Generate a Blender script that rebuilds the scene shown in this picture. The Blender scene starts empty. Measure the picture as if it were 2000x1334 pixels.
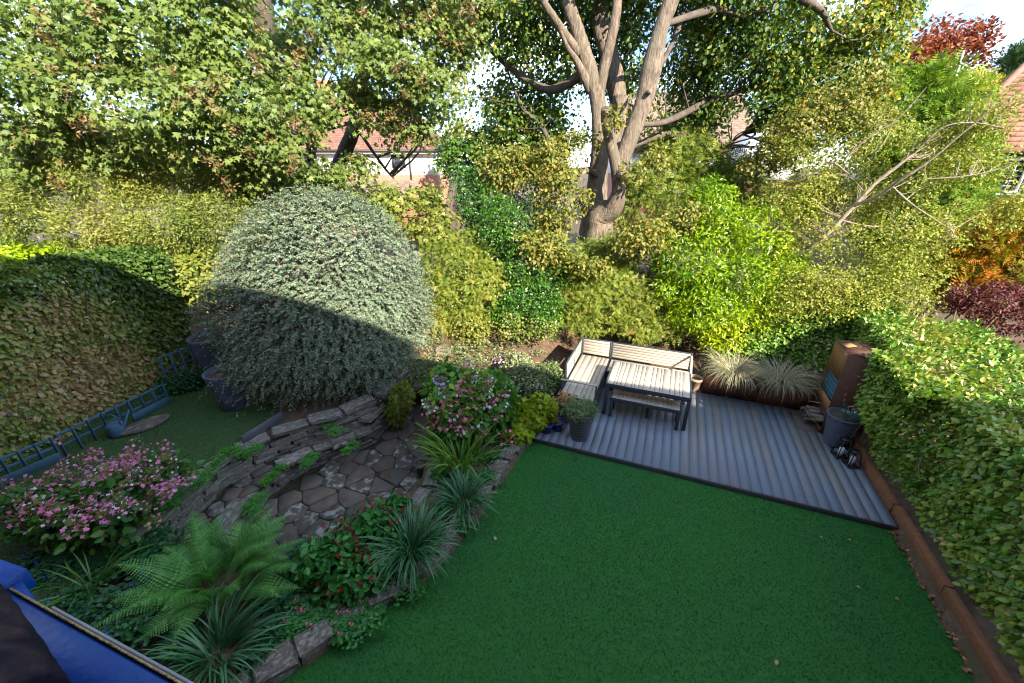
import bpy, bmesh, math, random
import numpy as np
from mathutils import Vector, Matrix, Quaternion

R = np.random.RandomState(7)
random.seed(7)
sc = bpy.context.scene
C = sc.collection
# ------------------------------------------------------------------ camera, sky, sun, exposure
H = 4.6
F = 778.0
PT = math.atan(344 / F)
CP, SP = math.cos(PT), math.sin(PT)
cd = bpy.data.cameras.new('camera')
cam = bpy.data.objects.new('camera', cd)
C.objects.link(cam)
cam.location = (0, 0, H)
cam.rotation_euler = (math.pi / 2 - PT, 0, 0)
cd.sensor_width = 36.0
cd.lens = F / 2000 * 36.0
cd.clip_start = 0.02
cd.clip_end = 2000
sc.camera = cam

TRAVEL = Vector((-0.4456, 0.7247, -0.5256)).normalized()
TOSUN = -TRAVEL
w = bpy.data.worlds.new('World')
sc.world = w
w.use_nodes = True
nt = w.node_tree
nt.nodes.clear()
sky = nt.nodes.new('ShaderNodeTexSky')
sky.sky_type = 'NISHITA'
sky.sun_disc = False
sky.sun_elevation = math.asin(TOSUN.z)
sky.sun_rotation = math.atan2(TOSUN.x, TOSUN.y)
sky.altitude = 60
sky.air_density = 0.75
sky.dust_density = 0.2
sky.ozone_density = 2.6
tc = nt.nodes.new('ShaderNodeTexCoord')
mp = nt.nodes.new('ShaderNodeMapping')
mp.inputs['Scale'].default_value = (1.0, 1.0, 2.6)
mp.inputs['Location'].default_value = (0.75, 0.4, 0.2)
nz = nt.nodes.new('ShaderNodeTexNoise')
nz.inputs['Scale'].default_value = 2.3
nz.inputs['Detail'].default_value = 7
nz.inputs['Roughness'].default_value = 0.58
rp = nt.nodes.new('ShaderNodeValToRGB')
rp.color_ramp.elements[0].position = 0.46
rp.color_ramp.elements[1].position = 0.72
mx = nt.nodes.new('ShaderNodeMix')
mx.data_type = 'RGBA'
mx.inputs[7].default_value = (11.2, 13.2, 16.4, 1)
bg = nt.nodes.new('ShaderNodeBackground')
bg.inputs['Strength'].default_value = 0.06
wo = nt.nodes.new('ShaderNodeOutputWorld')
L = nt.links.new
L(tc.outputs['Generated'], mp.inputs['Vector'])
L(mp.outputs['Vector'], nz.inputs['Vector'])
L(nz.outputs['Fac'], rp.inputs['Fac'])
L(rp.outputs['Color'], mx.inputs[0])
L(sky.outputs['Color'], mx.inputs[6])
L(mx.outputs[2], bg.inputs['Color'])
L(bg.outputs['Background'], wo.inputs['Surface'])

sl = bpy.data.lights.new('sun', 'SUN')
sl.energy = 2.7
sl.angle = math.radians(0.53)
sl.color = (1.0, 0.91, 0.75)
so = bpy.data.objects.new('sun', sl)
so.rotation_euler = TRAVEL.to_track_quat('-Z', 'Y').to_euler()
so.location = (20, -30, 40)
C.objects.link(so)

sc.view_settings.view_transform = 'Standard'
sc.view_settings.look = 'None'
sc.view_settings.exposure = 2.7
sc.view_settings.gamma = 1
sc.view_settings.use_curve_mapping = False
sc.render.engine = 'CYCLES'
cy = sc.cycles
cy.max_bounces = 6
cy.diffuse_bounces = 3
cy.glossy_bounces = 2
cy.transmission_bounces = 4
cy.transparent_max_bounces = 6
cy.use_denoising = True
cy.denoiser = 'OPENIMAGEDENOISE'
cy.denoising_input_passes = 'RGB_ALBEDO_NORMAL'
cy.denoising_prefilter = 'ACCURATE'
cy.pixel_filter_type = 'BLACKMAN_HARRIS'
cy.filter_width = 1.1
cy.caustics_reflective = False
cy.caustics_refractive = False

# ------------------------------------------------------------------ survey helpers (pixel of the survey photo + a height or distance -> a point in the garden)
def ray(u, v):
    y = -(v - 667) / F
    return np.array([(u - 1000) / F, CP + y * SP, -SP + y * CP])
def P(u, v, z):
    d = ray(u, v)
    t = (z - H) / d[2]
    return np.array([d[0] * t, d[1] * t, z])
def D(u, v, y):
    d = ray(u, v)
    t = y / d[1]
    return np.array([d[0] * t, y, H + d[2] * t])
def czof(p):
    return p[..., 1] * CP - (p[..., 2] - H) * SP
def proj(p):
    z = p[..., 2] - H
    cz = np.maximum(p[..., 1] * CP - z * SP, 1e-3)
    return 1000 + F * p[..., 0] / cz, 667 - F * (p[..., 1] * SP + z * CP) / cz, cz
AZ = math.radians(21.67)
U2 = np.array([math.cos(AZ), -math.sin(AZ)])
V2 = np.array([math.sin(AZ), math.cos(AZ)])
O2 = P(1040, 854, 0)[:2]
def dk(a, v, z=0.0):
    p = O2 + U2 * a + V2 * v
    return np.array([p[0], p[1], z])
def tag(o, label=None, cat=None, group=None, kind=None):
    if label: o['label'] = label
    if cat: o['category'] = cat
    if group: o['group'] = group
    if kind: o['kind'] = kind
    return o
def thing(name, label, cat, loc=(0, 0, 0), rz=0.0, group=None):
    o = bpy.data.objects.new(name, None)
    o.empty_display_size = 0.1
    o.location = [float(x) for x in loc]
    o.rotation_euler = (0, 0, rz)
    C.objects.link(o)
    return tag(o, label, cat, group)
def deckthing(name, label, cat, a, v, z=0.0, rz=0.0, group=None):
    return thing(name, label, cat, dk(a, v, z), -AZ + rz, group)

# ------------------------------------------------------------------ materials
MATS = {}
def newmat(name):
    m = bpy.data.materials.new(name)
    m.use_nodes = True
    t = m.node_tree
    t.nodes.clear()
    out = t.nodes.new('ShaderNodeOutputMaterial')
    MATS[name] = m
    return m, t, out
def ramp(t, stops):
    r = t.nodes.new('ShaderNodeValToRGB')
    e = r.color_ramp.elements
    while len(e) < len(stops): e.new(0.5)
    for i, (p, c) in enumerate(stops):
        e[i].position = p
        e[i].color = (c[0], c[1], c[2], 1)
    return r
def mat(name, c1, c2, scale=6, rough=0.7, *a_, vary=.2, **k_):
    return mat_(name, c1, c2, scale, rough, *a_, vary=vary, **k_)
def mat_(name, c1, c2, scale=6, rough=0.7, bump=0.2, bscale=None, detail=5, metal=0.0, spec=0.4, stretch=(1, 1, 1), c3=None, s3=1.5, useattr=False, lo=.3, hi=.7, vary=.2):
    """two colours mixed by noise, a third one in larger patches, fine relief; optional per-piece 'tint' attribute"""
    m, t, out = newmat(name)
    l = t.links.new
    b = t.nodes.new('ShaderNodeBsdfPrincipled')
    b.inputs['Roughness'].default_value = rough
    b.inputs['Metallic'].default_value = metal
    b.inputs['Specular IOR Level'].default_value = spec
    tcn = t.nodes.new('ShaderNodeTexCoord')
    oi = t.nodes.new('ShaderNodeObjectInfo')
    mpn = t.nodes.new('ShaderNodeMapping')
    mpn.inputs['Scale'].default_value = stretch
    l(tcn.outputs['Object'], mpn.inputs['Vector'])
    off = t.nodes.new('ShaderNodeVectorMath')
    off.operation = 'ADD'
    sclr = t.nodes.new('ShaderNodeMath')
    sclr.operation = 'MULTIPLY'
    sclr.inputs[1].default_value = 37.0
    l(oi.outputs['Random'], sclr.inputs[0])
    l(mpn.outputs['Vector'], off.inputs[0])
    l(sclr.outputs[0], off.inputs[1])
    n = t.nodes.new('ShaderNodeTexNoise')
    n.inputs['Scale'].default_value = scale
    n.inputs['Detail'].default_value = detail
    n.inputs['Roughness'].default_value = 0.65
    l(off.outputs[0], n.inputs['Vector'])
    r = ramp(t, [(lo, c1), (hi, c2)])
    l(n.outputs['Fac'], r.inputs['Fac'])
    col = r.outputs['Color']
    if c3:
        n3 = t.nodes.new('ShaderNodeTexNoise')
        n3.inputs['Scale'].default_value = s3
        n3.inputs['Detail'].default_value = 4
        l(off.outputs[0], n3.inputs['Vector'])
        r3 = ramp(t, [(0.5, (0, 0, 0)), (0.64, (1, 1, 1))])
        l(n3.outputs['Fac'], r3.inputs['Fac'])
        mm = t.nodes.new('ShaderNodeMix')
        mm.data_type = 'RGBA'
        l(r3.outputs['Color'], mm.inputs[0])
        l(col, mm.inputs[6])
        mm.inputs[7].default_value = (*c3, 1)
        col = mm.outputs[2]
    # piece to piece variation
    hv = t.nodes.new('ShaderNodeHueSaturation')
    mr = t.nodes.new('ShaderNodeMapRange')
    mr.inputs['To Min'].default_value = 1 - vary
    mr.inputs['To Max'].default_value = 1 + vary
    if useattr:
        at = t.nodes.new('ShaderNodeAttribute')
        at.attribute_name = 'tint'
        l(at.outputs['Fac'], mr.inputs['Value'])
    else:
        l(oi.outputs['Random'], mr.inputs['Value'])
    l(mr.outputs['Result'], hv.inputs['Value'])
    l(col, hv.inputs['Color'])
    l(hv.outputs['Color'], b.inputs['Base Color'])
    if bump:
        nb = t.nodes.new('ShaderNodeTexNoise')
        nb.inputs['Scale'].default_value = bscale or scale * 4
        nb.inputs['Detail'].default_value = 4
        l(off.outputs[0], nb.inputs['Vector'])
        bp = t.nodes.new('ShaderNodeBump')
        bp.inputs['Strength'].default_value = bump
        bp.inputs['Distance'].default_value = 0.02
        l(nb.outputs['Fac'], bp.inputs['Height'])
        l(bp.outputs['Normal'], b.inputs['Normal'])
    l(b.outputs['BSDF'], out.inputs['Surface'])
    return m
SATX = {'cotoneaster_leaf': 1.0, 'sycamore_leaf': .92, 'sycamore_seed': .95, 'privet_leaf': 1.05, 'hornbeam_hedge_leaf': 1.08, 'beech_hedge_leaf': 1.05, 'dry_leaf': 1.0, 'leaf_litter': 1.0, 'ornamental_grass': 1.0, 'turfblade': 1.05}
def leafmat(name, stops, transl=0.3, rough=0.5, spec=0.35, tmul=1.6):
    k_ = SATX.get(name, 1.22); b_ = 1.15 if name not in SATX else 1.05
    stops = [(p_, [max(.002, (sum(c_) / 3 + (x_ - sum(c_) / 3) * k_) * b_) for x_ in c_]) for p_, c_ in stops]
    m, t, out = newmat(name)
    l = t.links.new
    at = t.nodes.new('ShaderNodeAttribute')
    at.attribute_name = 'tint'
    r = ramp(t, stops)
    l(at.outputs['Fac'], r.inputs['Fac'])
    b = t.nodes.new('ShaderNodeBsdfPrincipled')
    b.inputs['Roughness'].default_value = rough
    b.inputs['Specular IOR Level'].default_value = spec
    l(r.outputs['Color'], b.inputs['Base Color'])
    tr = t.nodes.new('ShaderNodeBsdfTranslucent')
    mu = t.nodes.new('ShaderNodeMix')
    mu.data_type = 'RGBA'
    mu.blend_type = 'MULTIPLY'
    mu.inputs[0].default_value = 1
    mu.inputs[7].default_value = (tmul, tmul * 1.05, tmul * .55, 1)
    l(r.outputs['Color'], mu.inputs[6])
    l(mu.outputs[2], tr.inputs['Color'])
    ms = t.nodes.new('ShaderNodeMixShader')
    ms.inputs[0].default_value = transl
    l(b.outputs['BSDF'], ms.inputs[1])
    l(tr.outputs['BSDF'], ms.inputs[2])
    l(ms.outputs[0], out.inputs['Surface'])
    return m
def glassmat(name, col=(.02, .025, .03), rough=.06):
    m, t, out = newmat(name)
    b = t.nodes.new('ShaderNodeBsdfPrincipled')
    b.inputs['Base Color'].default_value = (*col, 1)
    b.inputs['Roughness'].default_value = rough
    b.inputs['Specular IOR Level'].default_value = .8
    t.links.new(b.outputs['BSDF'], out.inputs['Surface'])
    return m

M = {}
M['soil'] = mat('soil', (.045, .028, .018), (.12, .075, .045), 9, .95, .6, c3=(.06, .055, .025), s3=1.1)
M['turf'] = mat('turf', (.010, .090, .008), (.016, .128, .014), 60, .8, .5, 300, c3=(.012, .10, .016), s3=.7)
M['turfblade'] = leafmat('turfblade', [(0, (.010, .092, .008)), (.6, (.02, .145, .017)), (1, (.045, .21, .036))], .2)
M['turf2'] = mat('turf_mown', (.022, .055, .014), (.035, .08, .02), 40, .85, .5, 250, c3=(.03, .06, .016), s3=1.2)
M['turfblade2'] = leafmat('turfblade_mown', [(0, (.026, .075, .012)), (.6, (.05, .12, .02)), (1, (.10, .18, .04))], .2)
M['deck'] = mat('deck_composite', (.125, .155, .195), (.155, .187, .23), 3, .5, .12, 60, stretch=(1.2, .5, 1), c3=(.165, .165, .17), s3=.5, vary=.018)
M['deckdark'] = mat('deck_edge', (.03, .032, .036), (.05, .05, .055), 5, .7, .1)
M['slat'] = mat('cream_slat', (.36, .315, .255), (.43, .38, .31), 5, .6, .12, 60, stretch=(1, 1, 1), vary=.09)
M['frame'] = mat('grey_powder_coat', (.035, .042, .055), (.042, .05, .062), 8, .45, .03)
M['stone'] = mat('wall_stone', (.085, .075, .06), (.20, .18, .145), 7, .9, .8, 20, c3=(.27, .27, .24), s3=6)
M['edgestone'] = mat('edging_stone', (.06, .05, .04), (.14, .12, .095), 8, .9, .8, 22, c3=(.2, .19, .16), s3=6)
M['flag'] = mat('flagstone', (.07, .053, .04), (.135, .104, .08), 5, .8, .5, 24, c3=(.085, .08, .072), s3=2.6)
M['flaglichen'] = mat('lichen_flagstone', (.06, .048, .038), (.11, .09, .07), 5, .85, .5, 24, c3=(.27, .27, .24), s3=9)
M['joint'] = mat('mossy_joint', (.016, .015, .010), (.03, .034, .014), 10, .95, .5)
M['corten'] = mat('corten', (.085, .032, .018), (.15, .058, .028), 6, .75, .2, 40, c3=(.11, .05, .03), s3=2)
M['corten2'] = mat('corten_light', (.20, .095, .035), (.27, .13, .05), 5, .7, .15, 40)
M['sleeper'] = mat('sleeper_wood', (.15, .06, .028), (.25, .105, .05), 4, .8, .3, 30, stretch=(1, 8, 8))
M['potgrey'] = mat('pot_grey', (.065, .07, .08), (.10, .105, .115), 7, .5, .1)
M['potnavy'] = mat('pot_slate_blue', (.06, .075, .115), (.085, .10, .15), 7, .45, .1)
M['potblue'] = mat('glazed_blue', (.006, .018, .14), (.012, .035, .24), 6, .15, .03, spec=.6)
M['terra'] = mat('terracotta', (.36, .23, .16), (.46, .32, .24), 8, .85, .2)
M['mossy'] = mat('mossy_pot', (.16, .15, .05), (.22, .17, .07), 6, .8, .3, c3=(.09, .13, .03), s3=3)
M['dry'] = leafmat('dry_leaf', [(0, (.22, .08, .03)), (.5, (.40, .19, .07)), (1, (.55, .36, .16))], .25)
M['litter'] = leafmat('leaf_litter', [(0, (.10, .04, .02)), (.5, (.27, .12, .06)), (1, (.42, .27, .14))], .15)
M['black'] = mat('black_metal', (.008, .008, .009), (.014, .014, .015), 8, .4, .02)
M['candle'] = mat('candle_wax', (.62, .63, .62), (.70, .70, .68), 8, .5, .0)
M['glass'] = glassmat('pane_glass')
M['blue'] = mat('trellis_blue', (.028, .075, .115), (.045, .105, .15), 8, .7, .15, stretch=(1, 1, 1))
M['winblue'] = mat('window_blue', (.001, .022, .13), (.002, .034, .19), 14, .45, .12, c3=(.003, .04, .18), s3=5, spec=.2)
M['windark'] = mat('weathered_dark', (.003, .0035, .008), (.009, .008, .013), 12, .8, .3, c3=(.03, .018, .018), s3=16, spec=.08)
M['strip'] = mat('weather_strip', (.35, .27, .12), (.22, .16, .07), 30, .9, .6)
M['sealgrey'] = mat('window_grey', (.12, .12, .14), (.16, .16, .18), 8, .5, .05)
M['render'] = mat('white_render', (.74, .73, .71), (.80, .79, .77), 4, .8, .1)
M['white'] = mat('white_paint', (.76, .76, .75), (.8, .8, .8), 4, .5, .0)
M['brick'] = mat('red_brick', (.22, .09, .06), (.33, .14, .09), 12, .9, .3)
M['tile_red'] = mat('tile_red', (.14, .068, .052), (.21, .105, .08), 3, .85, .2, useattr=True)
M['tile_orange'] = mat('tile_orange', (.27, .12, .08), (.35, .165, .11), 3, .85, .2, useattr=True)
M['tile_brown'] = mat('tile_brown', (.14, .095, .075), (.20, .14, .11), 3, .85, .2, useattr=True)
M['gutter'] = mat('dark_gutter', (.03, .03, .03), (.04, .04, .04), 4, .5, .0)
M['bark_oak'] = mat('oak_bark', (.075, .055, .042), (.23, .175, .13), 7, .9, 1.0, 14, stretch=(2.6, 2.6, .7), detail=9, c3=(.13, .11, .075), s3=1.6, lo=.35, hi=.62)
M['bark_dark'] = mat('sycamore_bark', (.055, .042, .034), (.12, .095, .075), 6, .9, .8, 18)
M['bark_pale'] = mat('lichen_bark', (.17, .13, .095), (.34, .27, .20), 9, .9, .7, 25)
M['twig'] = mat('twig', (.09, .06, .04), (.16, .11, .075), 9, .9, .3)
M['log'] = mat('log_bark', (.12, .095, .07), (.24, .205, .16), 7, .9, .4)
M['pipe'] = mat('metal_rod', (.2, .17, .14), (.3, .25, .2), 7, .5, .05, metal=.6)
M['bluewood'] = mat('blue_boards', (.03, .10, .17), (.05, .145, .23), 6, .6, .15)

M['L_syc'] = leafmat('sycamore_leaf', [(0, (.04, .085, .014)), (.45, (.12, .175, .03)), (.8, (.20, .24, .05)), (1, (.28, .26, .07))], .34)
M['L_seed'] = leafmat('sycamore_seed', [(0, (.16, .085, .035)), (1, (.29, .165, .075))], .25)
M['L_oak'] = leafmat('oak_leaf', [(0, (.022, .05, .012)), (.5, (.06, .10, .022)), (.8, (.14, .17, .035)), (1, (.30, .22, .05))], .32)
M['L_oaky'] = leafmat('oak_leaf_turning', [(0, (.06, .085, .02)), (.5, (.14, .145, .04)), (.8, (.24, .19, .06)), (1, (.36, .20, .08))], .3)
M['L_dome'] = leafmat('cotoneaster_leaf', [(0, (.05, .075, .045)), (.45, (.112, .158, .10)), (.8, (.195, .232, .145)), (1, (.275, .285, .18))], .12, .6, .3, 1.2)
M['L_beech'] = leafmat('beech_hedge_leaf', [(0, (.055, .10, .02)), (.3, (.12, .175, .03)), (.5, (.20, .22, .05)), (.7, (.28, .22, .075)), (.9, (.30, .185, .085)), (1, (.38, .28, .14))], .14, .45, .4)
M['L_horn'] = leafmat('hornbeam_hedge_leaf', [(0, (.045, .13, .02)), (.4, (.125, .23, .035)), (.7, (.24, .30, .05)), (.9, (.35, .32, .10)), (1, (.40, .27, .16))], .16, .40, .45)
M['L_privet'] = leafmat('privet_leaf', [(0, (.065, .10, .018)), (.5, (.15, .185, .035)), (.85, (.23, .235, .05)), (1, (.28, .23, .08))], .3, .45, .4)
M['L_lime'] = leafmat('lime_leaf', [(0, (.14, .22, .02)), (1, (.26, .32, .05))], .35, .4, .4)
M['L_yew'] = leafmat('yew_needles', [(0, (.045, .075, .014)), (.5, (.11, .145, .03)), (.85, (.19, .205, .05)), (1, (.30, .20, .075))], .15, .55, .3)
M['L_holly'] = leafmat('holly_leaf', [(0, (.015, .045, .010)), (.6, (.045, .105, .018)), (1, (.11, .17, .035))], .15, .34, .45)
M['L_laurel'] = leafmat('laurel_leaf', [(0, (.04, .11, .008)), (.5, (.14, .215, .014)), (.85, (.25, .31, .03)), (1, (.34, .32, .06))], .3, .35, .5)
M['L_thorn'] = leafmat('thorn_leaf', [(0, (.07, .10, .02)), (.5, (.16, .185, .04)), (.85, (.26, .25, .065)), (1, (.34, .26, .08))], .28, .5, .35)
M['L_cyp'] = leafmat('cypress_spray', [(0, (.05, .10, .014)), (.7, (.11, .17, .025)), (1, (.20, .22, .05))], .2, .6, .2)
M['L_rust'] = leafmat('rusting_conifer', [(0, (.06, .10, .014)), (.45, (.14, .15, .025)), (.7, (.24, .11, .03)), (1, (.32, .12, .03))], .2, .6, .2)
M['L_acer'] = leafmat('purple_acer_leaf', [(0, (.045, .015, .018)), (.7, (.11, .035, .035)), (1, (.19, .09, .08))], .25, .5, .3)
M['L_copper'] = leafmat('copper_beech_leaf', [(0, (.08, .022, .015)), (.7, (.17, .05, .022)), (1, (.27, .09, .035))], .25, .5, .3)
M['L_pine'] = leafmat('pine_needles', [(0, (.02, .045, .02)), (1, (.06, .10, .035))], .1, .6, .2)
M['L_gold'] = leafmat('gold_leaf', [(0, (.14, .15, .03)), (1, (.34, .27, .07))], .3)
M['L_hyd'] = leafmat('hydrangea_leaf', [(0, (.02, .06, .02)), (.6, (.04, .11, .025)), (.9, (.09, .17, .03)), (1, (.2, .2, .06))], .25, .5, .35)
M['L_hydr'] = leafmat('hydrangea_green_leaf', [(0, (.03, .09, .02)), (.6, (.06, .15, .03)), (.9, (.13, .23, .04)), (1, (.26, .27, .07))], .28, .5, .35)
M['L_fern'] = leafmat('fern_frond', [(0, (.045, .135, .04)), (.6, (.085, .21, .06)), (1, (.15, .29, .085))], .3, .55, .3)
M['L_strap'] = leafmat('strap_leaf', [(0, (.018, .065, .026)), (.6, (.04, .115, .045)), (1, (.08, .17, .075))], .2, .35, .5)
M['L_croc'] = leafmat('bright_strap_leaf', [(0, (.035, .10, .02)), (.6, (.07, .16, .03)), (1, (.15, .22, .05))], .25, .4, .45)
M['L_ground'] = leafmat('ground_leaf', [(0, (.010, .045, .018)), (.6, (.022, .08, .028)), (1, (.04, .12, .035))], .2, .45, .4)
M['L_camp'] = leafmat('campanula_leaf', [(0, (.03, .11, .02)), (.6, (.055, .17, .03)), (1, (.09, .22, .045))], .25, .5, .35)
M['L_pers'] = leafmat('persicaria_leaf', [(0, (.02, .09, .02)), (.6, (.035, .13, .03)), (1, (.06, .19, .045))], .25, .45, .4)
M['L_varieg'] = leafmat('variegated_leaf', [(0, (.05, .08, .03)), (.5, (.11, .14, .06)), (.75, (.30, .30, .2)), (1, (.42, .4, .3))], .2, .45, .4)
M['L_vine'] = leafmat('vine_leaf', [(0, (.11, .17, .02)), (.7, (.21, .26, .04)), (1, (.36, .28, .06))], .32, .5, .3)
M['L_grass'] = leafmat('ornamental_grass', [(0, (.16, .16, .085)), (.5, (.31, .285, .18)), (1, (.46, .40, .28))], .15, .6, .3)
M['L_silver'] = leafmat('blue_spiky_leaf', [(0, (.04, .09, .09)), (1, (.10, .17, .16))], .15, .5, .3)
M['L_potplant'] = leafmat('pot_conifer', [(0, (.06, .10, .045)), (1, (.15, .19, .09))], .2)
def petal(name, a, b):
    M[name] = leafmat(name, [(0, a), (1, b)], .25, .6, .2, 1.15)
petal('F_pink', (.50, .12, .26), (.62, .26, .40))
petal('F_pale', (.58, .38, .52), (.70, .56, .66))
petal('F_mauve', (.44, .16, .34), (.55, .30, .48))
petal('F_lilac', (.36, .24, .56), (.50, .40, .66))
petal('F_white', (.60, .60, .70), (.74, .74, .78))
petal('F_rose', (.45, .10, .18), (.58, .22, .30))
petal('F_red', (.17, .008, .025), (.27, .02, .05))
petal('F_bead', (.13, .10, .045), (.24, .16, .08))
petal('F_blue', (.05, .08, .50), (.10, .14, .65))
petal('berry', (.40, .04, .02), (.55, .10, .04))

# ------------------------------------------------------------------ mesh helpers
def link(name, me, m=None, parent=None, loc=None):
    o = bpy.data.objects.new(name, me)
    if m is not None and len(me.materials) == 0: me.materials.append(m)
    C.objects.link(o)
    if parent is not None: o.parent = parent
    if loc is not None: o.location = [float(x) for x in loc]
    return o
def mesh_np(name, verts, loops, totals, tint=None, smooth=False):
    me = bpy.data.meshes.new(name)
    verts = np.ascontiguousarray(verts, dtype=np.float32)
    me.vertices.add(len(verts))
    me.vertices.foreach_set('co', verts.ravel())
    loops = np.ascontiguousarray(loops, dtype=np.int32)
    totals = np.ascontiguousarray(totals, dtype=np.int32)
    me.loops.add(len(loops))
    me.loops.foreach_set('vertex_index', loops)
    me.polygons.add(len(totals))
    st = np.zeros(len(totals), dtype=np.int32)
    st[1:] = np.cumsum(totals)[:-1]
    me.polygons.foreach_set('loop_start', st)
    me.polygons.foreach_set('loop_total', totals)
    if smooth: me.polygons.foreach_set('use_smooth', np.ones(len(totals), dtype=bool))
    if tint is not None:
        a = me.attributes.new('tint', 'FLOAT', 'POINT')
        a.data.foreach_set('value', np.ascontiguousarray(tint, dtype=np.float32))
    me.update(calc_edges=True)
    return me
def mesh_py(name, verts, faces, tint=None, smooth=False):
    return mesh_np(name, np.array(verts, dtype=np.float32), [i for f in faces for i in f], [len(f) for f in faces], tint, smooth)
BOXF = [(0, 3, 2, 1), (4, 5, 6, 7), (0, 1, 5, 4), (1, 2, 6, 5), (2, 3, 7, 6), (3, 0, 4, 7)]
def boxes(name, lst, bevel=0.0):
    """lst of (x0,x1,y0,y1,z0,z1) or (8 corner points)"""
    vs, fs = [], []
    for b in lst:
        k = len(vs)
        if len(b) == 6:
            x0, x1, y0, y1, z0, z1 = b
            vs += [(x0, y0, z0), (x1, y0, z0), (x1, y1, z0), (x0, y1, z0), (x0, y0, z1), (x1, y0, z1), (x1, y1, z1), (x0, y1, z1)]
        else: vs += list(b)
        fs += [tuple(k + i for i in f) for f in BOXF]
    me = mesh_py(name, vs, fs)
    if bevel:
        bm = bmesh.new()
        bm.from_mesh(me)
        bmesh.ops.bevel(bm, geom=list(bm.edges), offset=bevel, segments=1, affect='EDGES')
        bm.to_mesh(me)
        bm.free()
    return me
def bar(p0, p1, wx, wz):
    """box along p0-p1, width wx sideways, height wz"""
    p0, p1 = np.array(p0, float), np.array(p1, float)
    d = p1 - p0
    d /= np.linalg.norm(d)
    up = np.array([0, 0, 1.0]) if abs(d[2]) < .95 else np.array([0, 1.0, 0])
    s = np.cross(d, up); s /= np.linalg.norm(s)
    u = np.cross(s, d)
    a, b = s * wx / 2, u * wz / 2
    return [tuple(p0 - a - b), tuple(p0 + a - b), tuple(p1 + a - b), tuple(p1 - a - b), tuple(p0 - a + b), tuple(p0 + a + b), tuple(p1 + a + b), tuple(p1 - a + b)]
def catmull(pts, rad, n):
    pts = np.array(pts, float); rad = np.array(rad, float)
    if len(pts) == 2:
        t = np.linspace(0, 1, n + 1)[:, None]
        return pts[0] * (1 - t) + pts[1] * t, rad[0] * (1 - t[:, 0]) + rad[1] * t[:, 0]
    P0 = np.vstack([2 * pts[0] - pts[1], pts, 2 * pts[-1] - pts[-2]])
    out, ro = [], []
    for i in range(len(pts) - 1):
        a, b, c, d = P0[i:i + 4]
        for t in np.linspace(0, 1, n, endpoint=False):
            out.append(.5 * ((2 * b) + (-a + c) * t + (2 * a - 5 * b + 4 * c - d) * t * t + (-a + 3 * b - 3 * c + d) * t ** 3))
            ro.append(rad[i] * (1 - t) + rad[i + 1] * t)
    out.append(pts[-1]); ro.append(rad[-1])
    return np.array(out), np.array(ro)
class Tubes:
    def __init__(s): s.v, s.f, s.n = [], [], 0
    def add(s, pts, rad, sides=6, n=4, rough=0.0, cap=False, rng=R):
        p, r = catmull(pts, rad, n)
        t = np.gradient(p, axis=0)
        t /= np.linalg.norm(t, axis=1)[:, None] + 1e-9
        ref = np.array([1.0, 0, 0]) if abs(t[0, 0]) < .8 else np.array([0, 1.0, 0])
        e1 = np.cross(t, ref); e1 /= np.linalg.norm(e1, axis=1)[:, None] + 1e-9
        e2 = np.cross(t, e1)
        th = np.linspace(0, 2 * math.pi, sides, endpoint=False)
        rr = r[:, None] * (1 + rough * (rng.rand(len(p), sides) - .5))
        if rough: rr *= 1 + rough * .8 * np.sin(th * 3 + np.linspace(0, 3, len(p))[:, None])
        V = p[:, None, :] + rr[:, :, None] * (np.cos(th)[None, :, None] * e1[:, None, :] + np.sin(th)[None, :, None] * e2[:, None, :])
        k = s.n
        s.v.append(V.reshape(-1, 3))
        m = len(p)
        for i in range(m - 1):
            for j in range(sides):
                j2 = (j + 1) % sides
                s.f.append((k + i * sides + j, k + i * sides + j2, k + (i + 1) * sides + j2, k + (i + 1) * sides + j))
        if cap: s.f.append(tuple(k + (m - 1) * sides + j for j in range(sides)))
        s.n += m * sides
    def mesh(s, name, base=(0, 0, 0), smooth=True):
        return mesh_py(name, np.vstack(s.v) - np.array(base), s.f, None, smooth)
def lathe(name, prof, sides=28, smooth=True):
    vs, fs = [], []
    th = np.linspace(0, 2 * math.pi, sides, endpoint=False)
    for r, z in prof:
        for a in th: vs.append((r * math.cos(a), r * math.sin(a), z))
    for i in range(len(prof) - 1):
        for j in range(sides):
            j2 = (j + 1) % sides
            fs.append((i * sides + j, i * sides + j2, (i + 1) * sides + j2, (i + 1) * sides + j))
    fs.append(tuple(range(sides))[::-1])
    fs.append(tuple((len(prof) - 1) * sides + j for j in range(sides)))
    me = mesh_py(name, vs, fs, None, smooth)
    return me

# leaf shapes: x across, y towards the tip, z the upper side
T_DIA = (np.array([(0, 0, 0), (.30, .45, .07), (0, 1, -.02), (-.30, .45, .07)], float), [(0, 1, 2), (0, 2, 3)])
T_OVAL = (np.array([(0, 0, 0), (.30, .28, .07), (.27, .68, .05), (0, 1, -.05), (-.27, .68, .05), (-.30, .28, .07)], float), [(0, 1, 2, 3), (0, 3, 4, 5)])
T_LONG = (np.array([(0, 0, 0), (.17, .4, .05), (0, 1, -.08), (-.17, .4, .05)], float), [(0, 1, 2), (0, 2, 3)])
T_MAPLE = (np.array([(0, .22, .03), (0, 0, 0), (.22, .02, .0), (.52, .12, -.05), (.34, .30, .02), (.60, .62, -.06), (.22, .54, .02), (0, 1, -.06), (-.22, .54, .02), (-.60, .62, -.06), (-.34, .30, .02), (-.52, .12, -.05), (-.22, .02, 0)], float),
           [(0, i, i + 1) for i in range(1, 12)] + [(0, 12, 1)])
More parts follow.
